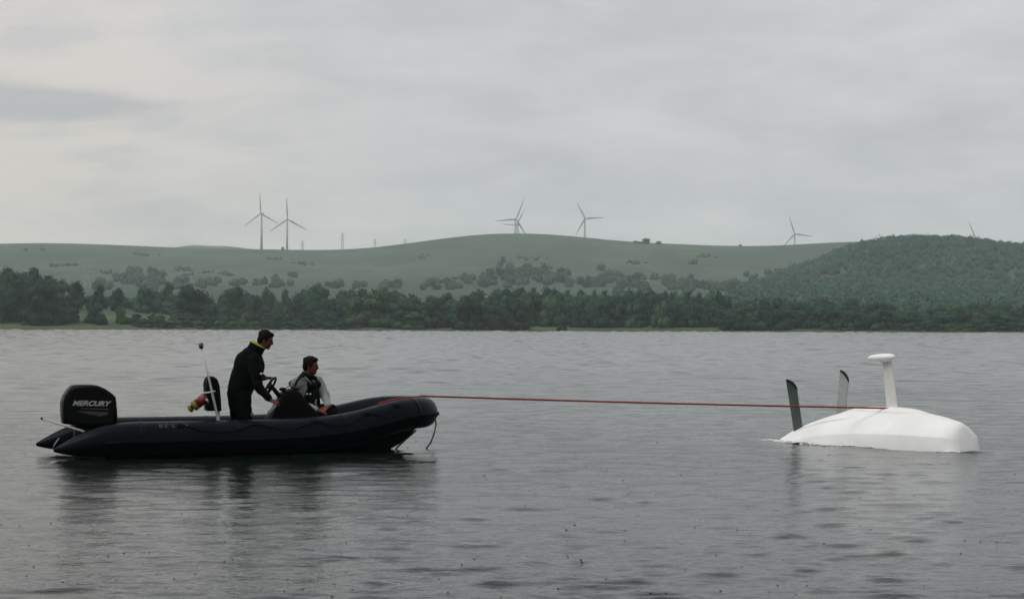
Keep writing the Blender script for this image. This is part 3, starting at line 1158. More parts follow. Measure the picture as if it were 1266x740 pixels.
# seams (glued tape rings), handle patches, lifeline
for i in (14, 30, 48, 62, 78, 92, 110, 126):
    c, r, s = tube_frame(i)
    t = s.cross(Vector((0, 0, 1))).normalized()
    ring = []
    m2 = MB()
    for w, rr in ((-0.035, r + 0.0005), (-0.03, r + 0.004), (0.03, r + 0.004), (0.035, r + 0.0005)):
        ring.append([c + t * w + s * (rr * math.cos(a)) + Vector((0, 0, 1)) * (rr * math.sin(a)) for a in [2 * math.pi * k / 24 for k in range(24)]])
    m2.loft(ring, True, False)
    m2.build('seam_tape', 'tube', tube_o)
patches = []
for i in (20, 33, 43, 52, 58, 82, 95, 108, 120):
    c, r, s = tube_frame(i)
    up = Vector((0, 0, 1))
    n = (s * 0.62 + up * 0.78).normalized()
    q = c + n * (r + 0.002)
    t = s.cross(up).normalized()
    b = n.cross(t)
    m2 = MB()
    rings = []
    for hgt, sc in ((0.0, 1.0), (0.012, 0.92), (0.02, 0.55), (0.034, 0.3)):
        rings.append([q + n * (hgt - 0.012) + t * (0.085 * sc * math.cos(a)) + b * (0.055 * sc * math.sin(a)) for a in [2 * math.pi * k / 14 for k in range(14)]])
    m2.loft(rings)
    m2.build('handle_patch', 'rubber', tube_o)
    patches.append((i, q + n * 0.016))
for side in (patches[:5], patches[5:]):
    path = []
    for (i0, a), (i1, b) in zip(side[:-1], side[1:]):
        for k in range(8):
            t = k / 8
            ii = int(round(i0 + (i1 - i0) * t))
            c, r, s = tube_frame(ii)
            an = 0.9 - 1.0 * math.sin(math.pi * t) * 0.55
            path.append(c + s * ((r + 0.012) * math.cos(an)) + Vector((0, 0, 1)) * ((r + 0.012) * math.sin(an)))
    path.append(side[-1][1])
    m2 = MB()
    m2.tube(path, 0.008, 6)
    m2.build('lifeline', 'rubber', tube_o)

# V hull under the tubes
mb = MB()
rings = []
for x, kz, cz, hb in ((0.72, -0.26, 0.02, 0.60), (1.6, -0.26, 0.02, 0.62), (2.6, -0.25, 0.03, 0.62), (3.4, -0.22, 0.08, 0.58), (3.9, -0.20, 0.15, 0.50), (4.35, -0.15, 0.24, 0.40), (4.7, -0.06, 0.32, 0.30), (4.95, 0.07, 0.40, 0.20), (5.12, 0.20, 0.46, 0.12), (5.27, 0.38, 0.50, 0.05)):
    rings.append([bt(x, -hb, cz + 0.08), bt(x, -hb, cz), bt(x, -hb * 0.5, kz * 0.55 + cz * 0.45), bt(x, 0, kz), bt(x, hb * 0.5, kz * 0.55 + cz * 0.45), bt(x, hb, cz), bt(x, hb, cz + 0.08)])
mb.loft(rings)
mb.build('hull', 'hullblack', boat)
mb = MB()
rings = []
for x, hb in ((0.74, 0.55), (2.0, 0.55), (3.3, 0.55), (4.0, 0.46), (4.5, 0.3)):
    z = 0.11 if x < 3.5 else 0.11 + (x - 3.5) * 0.16
    rings.append([bt(x, -hb, z - 0.02), bt(x, hb, z - 0.02), bt(x, hb, z), bt(x, -hb, z)])
mb.loft(rings)
mb.build('deck', 'deck', boat, smooth=False)
mb = MB()
rings = []
for x in (0.70, 0.71, 0.76, 0.77):
    e = 0.012 if x in (0.70, 0.77) else 0
    rings.append([bt(x, -0.52, -0.1), bt(x, 0.52, -0.1), bt(x, 0.52, 0.40 - e), bt(x, 0.30, 0.40 - e), bt(x, 0.22, 0.46 - e), bt(x, -0.22, 0.46 - e), bt(x, -0.30, 0.40 - e), bt(x, -0.52, 0.40 - e)])
mb.loft(rings)
mb.build('transom', 'hullblack', boat, smooth=False)
# stern cone strap (pale line on the far cone)
m2 = MB()
m2.tube([bt(0.30, 0.60, 0.235), bt(0.22, 0.52, 0.14), bt(0.20, 0.56, 0.08)], 0.008, 6)
m2.build('tow_eye_strap', 'engsilver', tube_o)
# faded maker letters on the tube top
for k, (x, w) in enumerate(((1.33, 0.05), (1.41, 0.055), (1.50, 0.05), (1.58, 0.05), (1.66, 0.045))):
    m2 = MB()
    r0 = 0.240
    for (dx, a0, a1) in ((0, 0.75, 1.05), (w * 0.6, 0.75, 1.05)) if k % 2 == 0 else ((0, 0.75, 1.05), (w * 0.5, 0.95, 1.05)):
        pts = [bt(x + dx, -0.70 - (r0 + 0.0035) * math.cos(a), 0.248 + (r0 + 0.0035) * math.sin(a)) for a in (a0, a1)]
        pts2 = [bt(x + dx + 0.02, -0.70 - (r0 + 0.003) * math.cos(a), 0.248 + (r0 + 0.0035) * math.sin(a)) for a in (a1, a0)]
        m2.add(pts + pts2, [(0, 1, 2, 3)])
    m2.build('letter', 'letter', tube_o)


# outboard motor, shaped from its side view (photo pixels at the boat's centre line)
DE = 26.57
motor = MB()
prof = [(77, 523), (75.5, 512), (75.2, 498), (78, 489), (83, 481), (88, 476), (98, 475), (112, 475), (120, 476), (129, 480), (137, 485.5), (141.5, 490), (142.5, 498), (143.5, 510), (143.5, 520), (140, 525), (110, 527)]
rings = []
for y, ins in ((-0.225, 0.045), (-0.205, 0.012), (-0.14, 0.0), (0.14, 0.0), (0.205, 0.012), (0.225, 0.045)):
    cx = sum(p[0] for p in prof) / len(prof)
    cy = sum(p[1] for p in prof) / len(prof)
    rr = []
    for (px, py) in prof:
        f = 1 - ins / 0.30
        q = at(cx + (px - cx) * f, cy + (py - cy) * f, DE)
        rr.append(Vector((q.x, q.y, q.z)) + Vector((-sa * y * 0.8, ca * y, 0)))
    rings.append(rr)
motor.loft(rings)
cowl = motor.build('outboard_motor', 'cowl', boat)
tag(cowl, 'glossy black outboard motor with silver lettering')
for p in cowl.data.polygons:
    p.use_smooth = len(p.vertices) == 4


def on_cowl(px, py, off=0.0):
    """a point on the cowling's camera-side face"""
    q = at(px, py, DE)
    v = Vector((-sa * 0.8, ca, 0))
    return Vector((q.x, q.y, q.z)) - v * (0.2255 + off)


# vertical groove line on the cowling and lower pan
m2 = MB()
m2.tube([bt(0.55, 0, 0.42), bt(0.48, 0, 0.2), bt(0.42, 0, -0.2), bt(0.40, 0, -0.45)], [0.17, 0.12, 0.07, 0.06], 10, 1.0, (0, 1, 0))
m2.build('motor_leg', 'cowl', cowl)
m2 = MB()
m2.tube([bt(0.20, 0, -0.42), bt(0.62, 0, -0.42), bt(0.72, 0, -0.42)], [0.05, 0.06, 0.02], 10)
m2.build('gearcase', 'cowl', cowl)
for k in range(3):
    a = k * 2.09
    m2 = MB()
    c = bt(0.18, 0, -0.42)
    s = bt(0.18, 1, -0.42) - c
    e = s * math.cos(a) + Vector((0, 0, 1)) * math.sin(a)
    f = s * math.cos(a + 0.7) + Vector((0, 0, 1)) * math.sin(a + 0.7)
    g = (bt(1, 0, 0) - bt(0, 0, 0)) * 0.05
    m2.add([c + e * 0.04, c + e * 0.17 + g, c + f * 0.17 - g, c + f * 0.04, c + e * 0.04 + g * 0.3, c + e * 0.17 + g * 1.3, c + f * 0.17 - g * 0.7, c + f * 0.04 + g * 0.3],
           [(0, 1, 2, 3), (7, 6, 5, 4), (0, 4, 5, 1), (1, 5, 6, 2), (2, 6, 7, 3), (3, 7, 4, 0)])
    m2.build('propeller_blade', 'cowl', cowl)
m2 = MB()
m2.box(bt(0.70, 0, 0.36), (0.12, 0.34, 0.30), Matrix.Rotation(YAW, 3, 'Z'), 0.02)
m2.build('clamp_bracket', 'rubber', cowl)


def text_mesh(body, size, shear=0.0):
    cu = bpy.data.curves.new('t', 'FONT')
    cu.body = body
    cu.size = size
    cu.shear = shear
    cu.extrude = 0.001
    cu.offset = 0.004
    to = bpy.data.objects.new('t', cu)
    COL.objects.link(to)
    dg = bpy.context.evaluated_depsgraph_get()
    me = bpy.data.meshes.new_from_object(to.evaluated_get(dg))
    vs = np.array([v.co[:] for v in me.vertices])
    fs = [tuple(p.vertices) for p in me.polygons]
    bpy.data.objects.remove(to)
    return vs, fs


vs, fs = text_mesh('MERCURY', 0.1, 0.35)
lo, hi = vs.min(0), vs.max(0)
out = []
for v in vs:
    u = (v[0] - lo[0]) / (hi[0] - lo[0])
    w = (v[1] - lo[1]) / (hi[1] - lo[1])
    out.append(on_cowl(87.5 + 48 * u, 500.3 + 0.9 * u - 6.4 * w, 0.003 + (v[2] - lo[2])))
me_o = MB().add(out, fs).build('lettering', 'engsilver', cowl, smooth=False)
m2 = MB()
m2.add([on_cowl(98, 503.2, .004), on_cowl(132, 504.2, .004), on_cowl(132, 505.4, .004), on_cowl(98, 504.2, .004)], [(0, 1, 2, 3)])
m2.build('pinstripe', 'engline', cowl, smooth=False)
m2 = MB()
m2.add([on_cowl(92, 507.0, .004), on_cowl(112, 507.2, .004), on_cowl(132, 508.2, .004), on_cowl(130, 511.5, .004), on_cowl(121, 513.4, .004), on_cowl(108, 511.0, .004)], [(0, 1, 2, 3, 4, 5)])
m2.build('flash', 'engdim', cowl, smooth=False)
m2 = MB()
m2.tube([on_cowl(78.5, 486, -0.02), on_cowl(77.0, 494, -0.012), on_cowl(76.6, 502, -0.012)], 0.006, 6)
m2.build('trim_edge', 'engdim', cowl)

# console with steering wheel, throttle and windscreen rail
DC = 27.70


def J(px, py, dy=0.0, D0=DC):
    """a point at photo pixel (px, py) of the boat's middle plane, moved dy metres away in depth"""
    q = at(px, py, D0)
    return Vector((q.x - dy * 0.25, q.y + dy, q.z))


mb = MB()
cp = [(331, 552), (333, 517), (337, 505), (343, 495), (348, 487), (353, 482.5), (359, 480.5), (365, 481.5), (370, 486), (375, 493), (381, 500), (388, 507), (394, 512), (396, 552)]
rings = []
for y, f in ((-0.30, 0.93), (-0.28, 0.98), (-0.24, 1.0), (0.20, 1.0), (0.24, 0.98), (0.26, 0.93)):
    rr = []
    for (px, py) in cp:
        rr.append(J(364 + (px - 364) * f, (552 - (552 - py) * f), y, DC))
    rings.append(rr)
mb.loft(rings)
console = mb.build('console', 'pad', boat)
for p in console.data.polygons:
    p.use_smooth = len(p.vertices) == 4
m2 = MB()
m2.tube([J(326, 516, -0.22), J(331, 508, -0.24), J(338, 499.5, -0.26)], [0.012, 0.03, 0.016], 8)
m2.build('foot_brace', 'steel', console)
# wheel: tilted ring seen nearly edge-on
wc = J(333.5, 477.5, -0.02)
wn = Vector((-0.80, -0.30, 0.52)).normalized()
wu = Vector((0, 0, 1))
e1 = wn.cross(wu).normalized()
e2 = e1.cross(wn).normalized()
path = [wc + e1 * (0.148 * math.cos(a)) + e2 * (0.148 * math.sin(a)) for a in [2 * math.pi * k / 28 for k in range(29)]]
m2 = MB()
m2.tube(path, 0.017, 8, cap=False)
wheel = m2.build('steering_wheel', 'rubber', console)
m2 = MB()
m2.tube([wc + wn * 0.01, wc - wn * 0.06, J(346, 490, 0)], [0.045, 0.03, 0.035], 10)
for k in range(3):
    a = 0.6 + k * 2.094
    m2.tube([wc - wn * 0.02, wc + e1 * (0.16 * math.cos(a)) + e2 * (0.16 * math.sin(a))], [0.014, 0.01], 6)
m2.build('wheel_spokes', 'rubber', console)
m2 = MB()
m2.tube([J(351, 485, -0.16), J(347, 481, -0.17), J(343.5, 480.5, -0.17)], [0.022, 0.018, 0.016], 8)
m2.ell(J(347.5, 480, -0.17), (0.05, 0.02, 0.022))
m2.build('throttle_lever', 'rubber', console)
m2 = MB()
m2.tube([J(345, 492, 0.22), J(352, 482, 0.22), J(360, 477.3, 0.22), J(372, 476.6, 0.22)], 0.010, 8)
m2.build('grab_rail', 'steel', console)
# forward seat under the seated person
m2 = MB()
m2.box(bt(3.58, 0.04, 0.245), (0.42, 0.62, 0.26), Matrix.Rotation(YAW, 3, 'Z'), 0.03)
m2.build('seat', 'pad', boat)

# padded backrest on posts, light mast
mb = MB()
bp = []
DB = 27.25
prof = [(254.5, 507), (253.6, 490), (253.0, 474), (254.5, 468), (258, 465), (263, 465), (267, 468), (269.5, 475), (271, 490), (272, 507)]
rings = []
for y, f in ((-0.27, 0.9), (-0.25, 0.98), (-0.2, 1.0), (0.2, 1.0), (0.25, 0.98), (0.27, 0.9)):
    rings.append([J(262.5 + (px - 262.5) * f, 487 + (py - 487) * f, y, DB) for (px, py) in prof])
mb.loft(rings)
back = mb.build('backrest', 'pad', boat)
for p in back.data.polygons:
    p.use_smooth = len(p.vertices) == 4
for y, px in ((-0.2, 268.5), (0.2, 270)):
    m2 = MB()
    m2.tube([J(px, 500, y, DB), J(px + 0.5, 549, y, DB)], 0.016, 8)
    m2.build('post', 'steel', back)
m2 = MB()
m2.tube([J(272, 548, -0.22, DB), J(267, 515, -0.25, DB), J(256, 468, -0.32, DB), J(246.3, 429, -0.34, DB)], [0.021, 0.019, 0.014, 0.010], 10)
mast = m2.build('light_mast', 'whitepole', boat)
m2 = MB()
m2.tube([J(246.6, 430.5, -0.34, DB), J(246.3, 429, -0.34, DB), J(245.6, 424.5, -0.34, DB), J(245.3, 423.5, -0.34, DB)], [0.018, 0.032, 0.034, 0.015], 12)
m2.build('lamp', 'lampgreen', mast)
m2 = MB()
m2.tube([J(263, 482, -0.36, DB), J(254, 484, -0.37, DB), J(246, 484.5, -0.38, DB), J(242.5, 488, -0.38, DB), J(241, 494, -0.38, DB)], 0.011, 8)
m2.build('hanger_bracket', 'whitepole', mast)

# floating marker canister hanging from the bracket
can = empty('rescue_canister', J(241, 503, -0.38, DB), 'red and yellow canister hanging tilted from the bracket behind the backrest', 'canister')
c0, c1 = J(252.5, 489.5, -0.38, DB), J(230.5, 504.8, -0.38, DB)
ax = (c1 - c0).normalized()
L = (c1 - c0).length
m2 = MB()
m2.tube([c0, c0 + ax * 0.015, c0 + ax * (L * 0.52)], [0.05, 0.066, 0.068], 14)
m2.build('red_body', 'canred', can)
m2 = MB()
m2.tube([c0 + ax * (L * 0.52), c0 + ax * (L * 0.74), c0 + ax * (L * 0.77)], [0.070, 0.070, 0.045], 14)
m2.build('yellow_band', 'canyellow', can)
m2 = MB()
m2.tube([c0 + ax * (L * 0.76), c0 + ax * (L * 0.84)], [0.035, 0.035], 12)
m2.build('neck', 'rubber', can)
m2 = MB()
m2.tube([c0 + ax * (L * 0.83), c0 + ax * (L * 0.86), c0 + ax * (L * 0.97), c0 + ax * L], [0.04, 0.055, 0.05, 0.03], 12)
m2.build('yellow_cap', 'canyellow', can)
m2 = MB()
m2.tube([J(241, 494, -0.40, DB), J(239.5, 499, -0.44, DB)], 0.01, 6)
m2.tube([J(248.5, 487.0, -0.36, DB), J(252.5, 493.5, -0.46, DB), J(254.3, 496.5, -0.40, DB)], 0.012, 6)
m2.build('strap', 'whitepole', can)

# pale pole over the stern
a, b = J(51, 516.2, -0.15, 26.6), J(103, 531.5, -0.35, 26.6)
pole = empty('boat_pole', b, 'thin pale pole sticking out over the stern beside the outboard motor', 'pole')
m2 = MB()
m2.tube([a, a + (b - a) * 0.5, b], [0.011, 0.015, 0.017], 10)
m2.build('shaft', 'palepole', pole)
m2 = MB()
m2.tube([a, a + (b - a) * 0.03], [0.018, 0.018], 10)
m2.build('end_cap', 'rubber', pole)

# bow painter lines hanging to the water
m2 = MB()
q0 = bt(5.49, 0.0, 0.44)
m2.tube([q0, q0 + Vector((0.015, 0, -0.09)), q0 + Vector((-0.01, -0.02, -0.22)), q0 + Vector((-0.06, -0.03, -0.36)), q0 + Vector((-0.13, -0.04, -0.45)), q0 + Vector((-0.2, -0.05, -0.53))], 0.011, 8)
tag(m2.build('bow_line', 'rope_grey', None), 'dark rope hanging in a loop from the bow tip to the water', 'rope')
m2 = MB()
q1 = bt(5.17, -0.10, 0.27)
m2.tube([q1, q1 + Vector((-0.13, -0.03, -0.11)), q1 + Vector((-0.27, -0.05, -0.24)), q1 + Vector((-0.34, -0.06, -0.34))], 0.013, 8)
tag(m2.build('mooring_line', 'rope_grey', None), 'short dark rope slanting from the underside of the bow into the water', 'rope')

# ------------------------------------------------------------------ people
def head_parts(mb, c, rot, s=1.0):
    e = lambda o, r: mb.ell(c + rot @ (Vector(o) * s), tuple(x * s for x in r), rot, 18, 12)
    e((-0.012, 0, 0.03), (0.100, 0.077, 0.092))
    e((0.030, 0, -0.045), (0.064, 0.058, 0.075))
    e((0.064, 0, -0.098), (0.026, 0.030, 0.022))
    e((0.100, 0, -0.022), (0.020, 0.014, 0.022))
    e((0.090, 0, 0.002), (0.016, 0.011, 0.026))
    e((0.078, 0, 0.022), (0.018, 0.052, 0.014))
    e((0.084, 0, -0.060), (0.012, 0.024, 0.006))
    e((0.082, 0, -0.072), (0.012, 0.022, 0.007))
    for y in (-1, 1):
        e((-0.005, 0.078 * y, -0.012), (0.020, 0.010, 0.032))
        e((0.060, 0.040 * y, -0.025), (0.022, 0.018, 0.020))


def eyes(c, rot, parent, s=1.0):
    for y in (-1, 1):
        m = MB()
        m.ell(c + rot @ (Vector((0.080, 0.031 * y, 0.004)) * s), 0.0125 * s, None, 10, 8)
        m.build('eye', 'eye', parent)


def hand(mb, wrist, d, pn, curl=0.5, mirror=1, s=1.0):
    """palm plus five fingers; d: pointing direction, pn: palm normal (fingers curl towards it)"""
    d = Vector(d).normalized()
    pn = Vector(pn)
    pn = (pn - d * pn.dot(d)).normalized()
    sd_ = d.cross(pn).normalized() * mirror
    w = Vector(wrist)
    mb.cap(w - d * 0.03, w + d * 0.02, 0.029 * s, 0.028 * s)
    rot = Matrix((d, sd_, pn)).transposed()
    mb.ell(w + d * 0.055 * s, (0.052 * s, 0.043 * s, 0.018 * s), rot)
    for k, (off, ln, r) in enumerate(((-0.036, 0.062, 0.0080), (-0.013, 0.074, 0.0086), (0.011, 0.078, 0.0088), (0.035, 0.070, 0.0086))):
        fan = (k - 1.5) * 0.10
        dd = (d + sd_ * fan).normalized()
        p0 = w + d * (0.088 * s) + sd_ * (off * s)
        c1, c2, c3 = curl * 0.5, curl * 1.1, curl * 1.7
        p1 = p0 + (dd * math.cos(c1) + pn * math.sin(c1)) * (ln * 0.45 * s)
        p2 = p1 + (dd * math.cos(c2) + pn * math.sin(c2)) * (ln * 0.33 * s)
        p3 = p2 + (dd * math.cos(c3) + pn * math.sin(c3)) * (ln * 0.26 * s)
        mb.cap(p0 - d * 0.012, p1, r * 1.1, r, 10)
        mb.cap(p1, p2, r, r * 0.93, 10)
        mb.cap(p2, p3, r * 0.93, r * 0.8, 10)
    t0 = w + d * (0.03 * s) + sd_ * (0.034 * s)
    t1 = t0 + (d * 0.65 + sd_ * 0.65 + pn * 0.3).normalized() * (0.042 * s)
    t2 = t1 + (d * 0.9 + sd_ * 0.15 + pn * 0.45).normalized() * (0.034 * s)
    mb.cap(t0 - sd_ * 0.012, t1, 0.014 * s, 0.0115 * s, 10)
    mb.cap(t1, t2, 0.0115 * s, 0.009 * s, 10)


def hair_mesh(c, rot, parent, seed, s=1.0, length=0.0):
    mb = MB()
    e = lambda o, r: mb.ell(c + rot @ (Vector(o) * s), tuple(x * s for x in r), rot, 18, 12)
    e((-0.024, 0, 0.047), (0.099, 0.084, 0.086))
    e((-0.062, 0, -0.012), (0.058, 0.076, 0.072 + length))
    e((-0.020, 0.05, 0.028), (0.062, 0.040, 0.058))
    e((-0.020, -0.05, 0.028), (0.062, 0.040, 0.058))
    e((0.046, 0, 0.090), (0.046, 0.06, 0.030))
    r = random.Random(seed)
    for _ in range(26):
        a, b = r.uniform(0, 6.28), r.uniform(0.15, 1.5)
        o = Vector((-0.024 + 0.094 * math.cos(a) * math.sin(b), 0.078 * math.sin(a) * math.sin(b), 0.047 + 0.08 * math.cos(b)))
        if o.x > 0.05:
            continue
        e(o, (0.02, 0.015, 0.014))
    return mb.remesh('hair', 'hair', parent, 0.009, 1, 0.004, 60)


def standing():
    D0 = 27.40
    j = lambda px, py, dy=0.0: J(px, py, dy, D0)
    base = j(298, 551)
    root = empty('person', base, 'standing person in black drysuit with neon collar leaning over the steering wheel', 'person')
    hd = j(328.5, 420.0, -0.03)
    rot = Matrix.Rotation(R(-8), 3, 'Z') @ Matrix.Rotation(R(18), 3, 'Y')
    neck = j(315, 433)
    chest, mid, pel = j(309, 450), j(304, 467), j(298, 487)
    shn, shf = j(312, 445, -0.19), j(313, 444, 0.19)
    eln, elf = j(315.5, 475, -0.27), j(317, 463, 0.27)
    wrn, wrf = j(330, 493.0, -0.30), j(328, 467.3, 0.06)
    hipn, hipf = j(299, 490, -0.10), j(293.5, 489, 0.10)
    knn, knf = j(303, 521, -0.13), j(294.5, 521, 0.13)
    ann, anf = j(297, 548, -0.14), j(292, 548, 0.14)
    b = MB()
    head_parts(b, hd, rot)
    b.cap(neck, hd + rot @ Vector((-0.02, 0, -0.05)), 0.058, 0.055)
    b.tube([neck, chest, mid, pel], [0.07, 0.13, 0.12, 0.125], 16, 1.25, (1, 0, 0))
    for s, e, w in ((shn, eln, wrn), (shf, elf, wrf)):
        b.cap(s, e, 0.052, 0.042)
        b.cap(e, w, 0.041, 0.029)
        b.cap(chest, s, 0.07, 0.06)
    for h, k, a in ((hipn, knn, ann), (hipf, knf, anf)):
        b.cap(h, k, 0.08, 0.055)
        b.cap(k, a, 0.055, 0.04)
        b.cap(a, a + Vector((0.16, -0.02, -0.02)), 0.04, 0.03)
    hand(b, wrn, (0.93, -0.05, -0.34), (-0.2, 0.5, -0.8), 0.55, 1, 1.02)
    hand(b, wrf, (0.97, 0.0, 0.10), (0.1, -0.1, -1), 0.38, 1, 1.0)
    body = b.remesh('body', 'skin', root, 0.0078, 1)
    eyes(hd, rot, root)
    hair_mesh(hd, rot, root, 3, 1.04, 0.0)
    # drysuit
    s = MB()
    rings = []
    spine = [(j(316, 431.5), 0.085, 0.095), (j(313.5, 435.5), 0.14, 0.16), (j(310, 443), 0.20, 0.205), (j(308, 453), 0.222, 0.22), (j(304, 464), 0.208, 0.205), (j(298.5, 475), 0.185, 0.195), (j(295.5, 487), 0.176, 0.195), (j(295.5, 498), 0.155, 0.19), (j(296, 509), 0.12, 0.18)]
    for i, (c, rx, ry) in enumerate(spine):
        p0, p1 = spine[max(i - 1, 0)][0], spine[min(i + 1, len(spine) - 1)][0]
        t = (p1 - p0).normalized()
        u = Vector((1, 0, 0))
        u = (u - t * u.dot(t)).normalized()
        v = t.cross(u)
        rings.append([c + u * (rx * math.cos(a)) + v * (ry * math.sin(a)) for a in [2 * math.pi * k / 24 for k in range(24)]])
    s.loft(rings)
    for sh, e, w in ((shn, eln, wrn), (shf, elf, wrf)):
        s.cap(j(311, 448, (sh - shn).y * 0.9 - 0.15), sh, 0.11, 0.098)
        s.cap(sh, e, 0.098, 0.078)
        s.cap(e, w - (w - e).normalized() * 0.03, 0.076, 0.050)
    for h, k, a in ((hipn, knn, ann), (hipf, knf, anf)):
        s.cap(h, k, 0.122, 0.09)
        s.cap(k, a, 0.102, 0.08)
    s.remesh('drysuit', 'drysuit', root, 0.011, 5, 0.010, 7)
    # high collar with a neon inner edge
    cn = MB()
    t = (j(318.0, 427.5) - neck).normalized()
    u = Vector((1, 0, -0.45)).normalized()
    v = t.cross(u).normalized()
    u = v.cross(t).normalized()
    cc = [j(314.5, 434.5), j(317.0, 430.0), j(319.0, 426.0), j(319.5, 425.0), j(318, 428)]
    rr = [0.115, 0.112, 0.112, 0.104, 0.085]
    cn.loft([[c + u * (r * 1.05 * math.cos(a)) + v * (r * math.sin(a)) for a in [2 * math.pi * k / 24 for k in range(24)]] for c, r in zip(cc, rr)], True, False)
    cn.build('collar', 'drysuit', root)
    ne = MB()
    c = j(319.3, 425.6)
    ne.tube([c + u * (0.115 * math.cos(a)) + v * (0.110 * math.sin(a)) for a in [2 * math.pi * k / 28 for k in range(29)]], 0.0115, 8, cap=False)
    ne.build('neon_trim', 'neon', root)
    bd = MB()
    bc = j(319.5, 461.0, -0.34)
    bd.ell(bc, (0.022, 0.012, 0.014), None, 10, 6)
    bd.build('sleeve_badge', 'whitecloth', root)
    bd = MB()
    bd.ell(j(309.5, 511.5, -0.20), (0.022, 0.016, 0.03), None, 12, 8)
    bd.build('thigh_patch', 'vestgrey', root)
    for a, nm in ((ann, 'boot'), (anf, 'boot')):
        bo = MB()
        bo.cap(a + Vector((0, 0, 0.05)), a + Vector((0, 0, -0.01)), 0.075, 0.06)
        bo.cap(a + Vector((-0.02, 0, -0.02)), a + Vector((0.17, -0.01, -0.035)), 0.055, 0.045)
        bo.remesh(nm, 'rubber', root, 0.012, 2)
    return root


standing()


def seated():
    D0 = 27.85
    j = lambda px, py, dy=0.0: J(px, py, dy, D0)
    base = j(384, 545)
    root = empty('person', base, 'seated person in pale grey top and dark life vest looking towards the white hull', 'person')
    hd = j(384.0, 451.8, -0.05)
    rot = Matrix.Rotation(R(-14), 3, 'Z') @ Matrix.Rotation(R(6), 3, 'Y')
    neck = j(380, 465, -0.02)
    fwd = Vector((0.78, -0.62, 0))
    lft = Vector((0.62, 0.78, 0))
    chest = j(380.5, 478, 0)
    shn = j(364.5, 473.5, -0.16)
    shf = j(394.5, 471.5, 0.16)
    eln = j(361.5, 494, -0.10)
    elf = j(402, 489, 0.02)
    wrn = j(387, 505, -0.36)
    wrf = j(402.5, 501.5, -0.24)
    pel = j(383, 508, 0)
    hipn, hipf = j(381, 509, -0.11), j(384, 508, 0.10)
    knn, knf = j(408, 511, -0.17), j(411, 507.0, 0.10)
    ann, anf = j(410, 541, -0.16), j(414, 540, 0.10)
    b = MB()
    head_parts(b, hd, rot)
    b.cap(neck, hd + rot @ Vector((-0.02, 0, -0.05)), 0.066, 0.06)
    b.tube([neck, chest, j(382, 492), pel], [0.07, 0.13, 0.12, 0.13], 16, 1.0)
    for s, e, w in ((shn, eln, wrn), (shf, elf, wrf)):
        b.cap(s, e, 0.05, 0.042)
        b.cap(e, w, 0.041, 0.029)
        b.cap(chest + Vector((0, 0, 0.05)), s, 0.07, 0.05)
    for h, k, a in ((hipn, knn, ann), (hipf, knf, anf)):
        b.cap(h, k, 0.08, 0.055)
        b.cap(k, a, 0.055, 0.04)
    hand(b, wrn, (0.9, 0.0, -0.25), (0, 0.2, -1), 0.5, 1, 1.02)
    hand(b, wrf, (-0.62, -0.62, -0.42), (-0.1, 0.3, -0.9), 0.4, -1, 1.08)
    b.remesh('body', 'skin', root, 0.0078, 1)
    eyes(hd, rot, root)
    hair_mesh(hd, rot, root, 8, 1.04, 0.012)

    def torso(mb, spine):
        rings = []
        for c, rl, rf in spine:
            rings.append([c + fwd * (rf * math.cos(a)) + lft * (rl * math.sin(a)) for a in [2 * math.pi * k / 24 for k in range(24)]])
        mb.loft(rings)
    t = MB()
    torso(t, [(j(380, 463.5), 0.075, 0.075), (j(380, 467), 0.14, 0.10), (j(380.5, 473), 0.19, 0.125), (j(381, 485), 0.185, 0.13), (j(382, 500), 0.165, 0.13), (j(383, 510), 0.16, 0.13)])
    for s, e, w in ((shn, eln, wrn), (shf, elf, wrf)):
        t.cap(chest + Vector((0, 0, 0.05)), s, 0.10, 0.088)
        t.cap(s, e, 0.088, 0.070)
        t.cap(e, w - (w - e).normalized() * 0.02, 0.062, 0.045)
    t.remesh('top', 'jersey', root, 0.011, 3, 0.006, 9)
    v = MB()
    torso(v, [(j(380.3, 471.5), 0.125, 0.135), (j(380.7, 475), 0.15, 0.155), (j(381, 485), 0.165, 0.165), (j(382, 498), 0.165, 0.165), (j(382.5, 504), 0.15, 0.15)])
    v.cap(j(376, 467.5, -0.07) - fwd * 0.02, j(379, 476, -0.07) + fwd * 0.10, 0.05, 0.055)
    v.cap(j(386, 467, 0.07) - fwd * 0.02, j(387, 475, 0.05) + fwd * 0.10, 0.05, 0.055)
    v.cap(j(373, 467.2, 0.02), j(366, 474, -0.0) - fwd * 0.08, 0.045, 0.05)
    v.tube([j(372, 466, 0.0), j(376, 462.5, -0.13), j(384, 465, -0.14), j(389, 467, -0.02), j(386, 464, 0.10), j(376, 461.5, 0.10), j(372, 466, 0.0)], 0.035, 10)
    v.remesh('life_vest', 'vest', root, 0.011, 3, 0.004, 12)
    # vest straps: dark band over the shoulder and under the arm, grey edge panel
    for nm, pts, mt, r in (('shoulder_strap', [j(361, 476, -0.31), j(364, 469.3, -0.27), j(371, 464.5, -0.16), j(376, 465.5, -0.15), j(381, 471.5, -0.22)], 'vest', 0.016),
                           ('edge_panel', [j(374.5, 465.5, -0.20), j(378, 469.5, -0.23), j(382, 474, -0.25)], 'vestgrey', 0.018),
                           ('arm_band', [j(357.5, 477.5, -0.28), j(361, 479.5, -0.30), j(367, 480, -0.30)], 'vest', 0.015)):
        m = MB()
        m.tube(pts, r, 8)
        m.build(nm, mt, root)
    for px, py in ((376.6, 486.0), (380.8, 486.0)):
        m = MB()
        m.box(j(px, py, -0.235), (0.026, 0.012, 0.02), None, 0.003)
        m.build('buckle', 'whitecloth', root)
    m = MB()
    m.tube([j(388.0, 493.0, -0.225), j(387.0, 496, -0.23), j(388.5, 500, -0.23)], 0.011, 6)
    m.build('cord', 'whitecloth', root)
